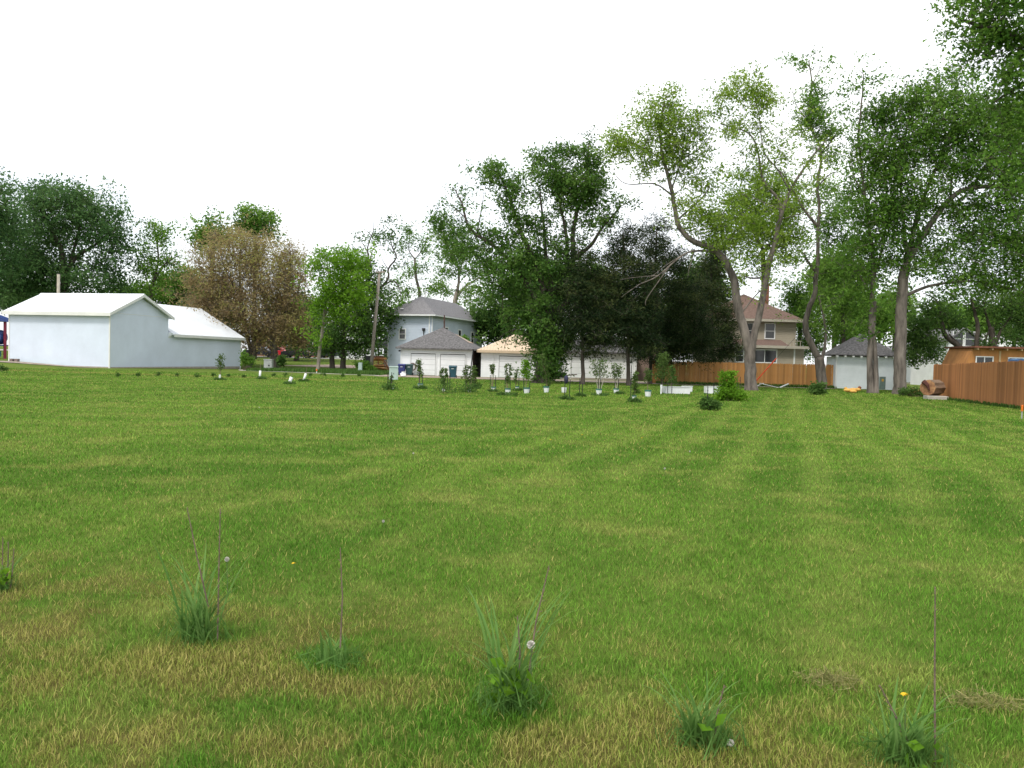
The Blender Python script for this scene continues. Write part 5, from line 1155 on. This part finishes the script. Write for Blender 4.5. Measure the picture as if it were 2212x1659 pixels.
def weed_clump(label, u, v, wpx, hpx, n, seed, stems=(), broad=0, fine=140):
    b = G(u, v); k = b.y/FPX; rs = np.random.default_rng(seed); t = thing('weed_clump', label, 'weeds', b, 0, 'tall weed clumps along the front margin'); w, H = wpx*k/2, hpx*k
    n = int(n*2.3)
    for i in range(n):
        a = rs.uniform(0, 6.283); r = w*.5*math.sqrt(rs.random()); Ln = H*rs.uniform(.55, 1.25)*(1 if i < n*.55 else .62)
        ribbon((math.cos(a)*r, math.sin(a)*r*.7, 0), rs.uniform(0, 6.283), Ln, rs.uniform(.011, .021), R(rs.uniform(74, 90)), rs.uniform(.2, 1.3), rs, rs.uniform(.1, .9), parent=t)
    for j, (u0, v0, u1, v1) in enumerate(stems):
        p, q = P(u0, v0, b.y)-b, P(u1, v1, b.y)-b; p.z = max(p.z, 0)
        if p.z < .08: p.z = -.01
        md = (p+q)/2+Vector((rs.normal()*.008, .01, 0)); m = MB(); m.tube([p, md, q], [.0042, .0036, .0024], 6)
        for z in np.arange(.15, .98, .09):
            c = p+(q-p)*float(z); a = rs.uniform(0, 6.28); m.tube([c, c+Vector((math.cos(a)*.012, math.sin(a)*.012, .008))], [.002, .001], 4)
        m.build('stem', dry_stem, t)
    m_ = 20; a = rs.uniform(0, 6.283, m_); r = w*np.sqrt(rs.random(m_)); C = np.stack([np.cos(a)*r, np.sin(a)*r*.8, H*.18*rs.random(m_)+.02], 1)
    o = leaves('fine_grass', C, fine//m_, .05, .13, blade_g, t, (0, 0, 0), rs, rs.random(m_)*.6, aspect=.05, flat=-.9, upz=.9, tri=True); o['kind'] = 'stuff'
    for i in range(broad):
        a = rs.uniform(0, 6.283); r = w*(.3+.5*rs.random()); z = H*rs.uniform(.08, .42); c = np.array([[math.cos(a)*r, -abs(math.sin(a))*r, z]])
        leaves('leaf', c, 1, .005, .06, lf_bright, t, (0, 0, 0), rs, np.array([rs.uniform(.3, .9)]), aspect=.7, tri=False)
    return t
weed_clump('tall grassy weed clump with two dry stems at the left', 432, 1385, 150, 200, 30, 91, [(470, 1375, 476, 1098), (450, 1310, 404, 1096)])
weed_clump('low thin weed clump with one dry upright stem', 722, 1435, 120, 100, 9, 92, [(735, 1400, 735, 1183)], fine=200)
weed_clump('densest weed clump with a slanting dry stem in the middle', 1100, 1528, 130, 250, 34, 93, [(1140, 1470, 1186, 1222), (1120, 1490, 1118, 1330)], 26, 260)
weed_clump('grassy weed clump beside a fallen seed head', 1510, 1610, 130, 170, 26, 94, [(1545, 1580, 1565, 1480)], 4, 220)
weed_clump('wide grassy clump with a long grey stem at the bottom right', 1955, 1650, 170, 170, 32, 95, [(2022, 1610, 2020, 1268), (1985, 1640, 1900, 1480)], 6, 260)
weed_clump('small dark leafy weed cut by the left edge', 6, 1275, 60, 110, 8, 96, [(12, 1270, 18, 1170), (0, 1270, 6, 1160), (22, 1270, 30, 1185)], 34, 60)
# dandelions
puff_m = principled('seed_fluff', (.60, .58, .52), .95, .05); yel = principled('dandelion_yellow', (.80, .52, .02), .7, .1)
def dandelion(label, u, v, r, seed, yellow=False, vb=None, D=None):
    g_ = G(u, vb or (v+14)); rs = np.random.default_rng(seed); c = P(u, v, g_.y); b = Vector((c.x, g_.y, 0))
    t = thing('dandelion', label, 'dandelion', b, 0, 'dandelions in the lawn'); z = max(c.z, .03)
    MB().tube([(.01, 0, -.01), (0, 0, z)], [.003, .0025], 5).build('stem', blade_plain, t)
    m = MB()
    if yellow:
        for i in range(34):
            a = i*2.4; L2 = r*(.5+.5*(i/34)); e = .35*(1-i/34)
            m.add([(0, 0, z), (math.cos(a-.12)*L2, math.sin(a-.12)*L2, z+r*e+.002), (math.cos(a+.12)*L2, math.sin(a+.12)*L2, z+r*e)], [(0, 1, 2)])
        m.build('flower_head', yel, t)
    else:
        for i in range(220):
            d = unit(rs.normal(size=3)); s_ = unit(np.cross(d, rs.normal(size=3))); c0 = np.array([0, 0, z])
            m.add([c0+d*r*.15, c0+d*r-s_*r*.13, c0+d*r*1.02+s_*r*.13], [(0, 1, 2)])
        m.build('seed_head', puff_m, t)
    return t
blade_plain = principled('green_stem', (.10, .16, .05), .7, .1)
dandelion('white dandelion clock behind the tall left weed clump', 490, 1208, .016, 1, vb=1290)
dandelion('yellow dandelion flower right of the left weed clump', 635, 1217, .018, 2, True)
dandelion('white dandelion clock against the densest weed clump', 1147, 1393, .019, 3, vb=1535)
dandelion('white dandelion clock lying low beside the right weed clump', 1578, 1606, .015, 4)
dandelion('yellow dandelion flower above the bottom right clump', 1955, 1501, .020, 5, True, vb=1600)
for i, (u, v, ye) in enumerate(((1258, 939, 1), (1387, 946, 1), (828, 1126, 0), (893, 979, 0), (1436, 1012, 0), (1490, 975, 0), (1190, 950, 1), (560, 880, 0))):
    dandelion(['small yellow dandelion far out in the middle of the lawn', 'second small yellow dandelion right of the middle of the lawn', 'tiny white dandelion clock left of the middle of the lawn', 'faint white dandelion clock far left of centre', 'tiny white dandelion clock right of the middle', 'faint white dandelion clock below the orchard', 'small yellow dandelion left of the other two far ones', 'far white dandelion clock before the tube guards'][i], u, v, .024 if ye else .013, 20+i, bool(ye))
# matted clippings left by the mower
def clippings(label, u, v, w, seed):
    b = G(u, v); k = b.y/FPX; rs = np.random.default_rng(seed); m_ = 30; a = rs.uniform(0, 6.283, m_); r = w*k/2*np.sqrt(rs.random(m_))
    C = np.stack([np.cos(a)*r, np.sin(a)*r*.5, .015+.03*(1-r/(w*k/2))], 1)
    mt = leafmat('clippings', (.16, .17, .06), (.30, .28, .11), (.42, .38, .17), .35)
    o = leaves('clippings', C, 11, .05, .08, mt, None, (0, 0, 0), rs, rs.random(m_)*.7, aspect=.05, flat=0, stretch=(1, 1, .3)); o.location = b; o['kind'] = 'stuff'; return tag(o, label, 'clippings')
for i, (lab, u, v, w) in enumerate((('matted clippings left of the bottom right clump', 1795, 1480, 130), ('matted clippings near the bottom right corner', 2120, 1525, 140))):
    clippings(lab, u, v, w, 700+i)
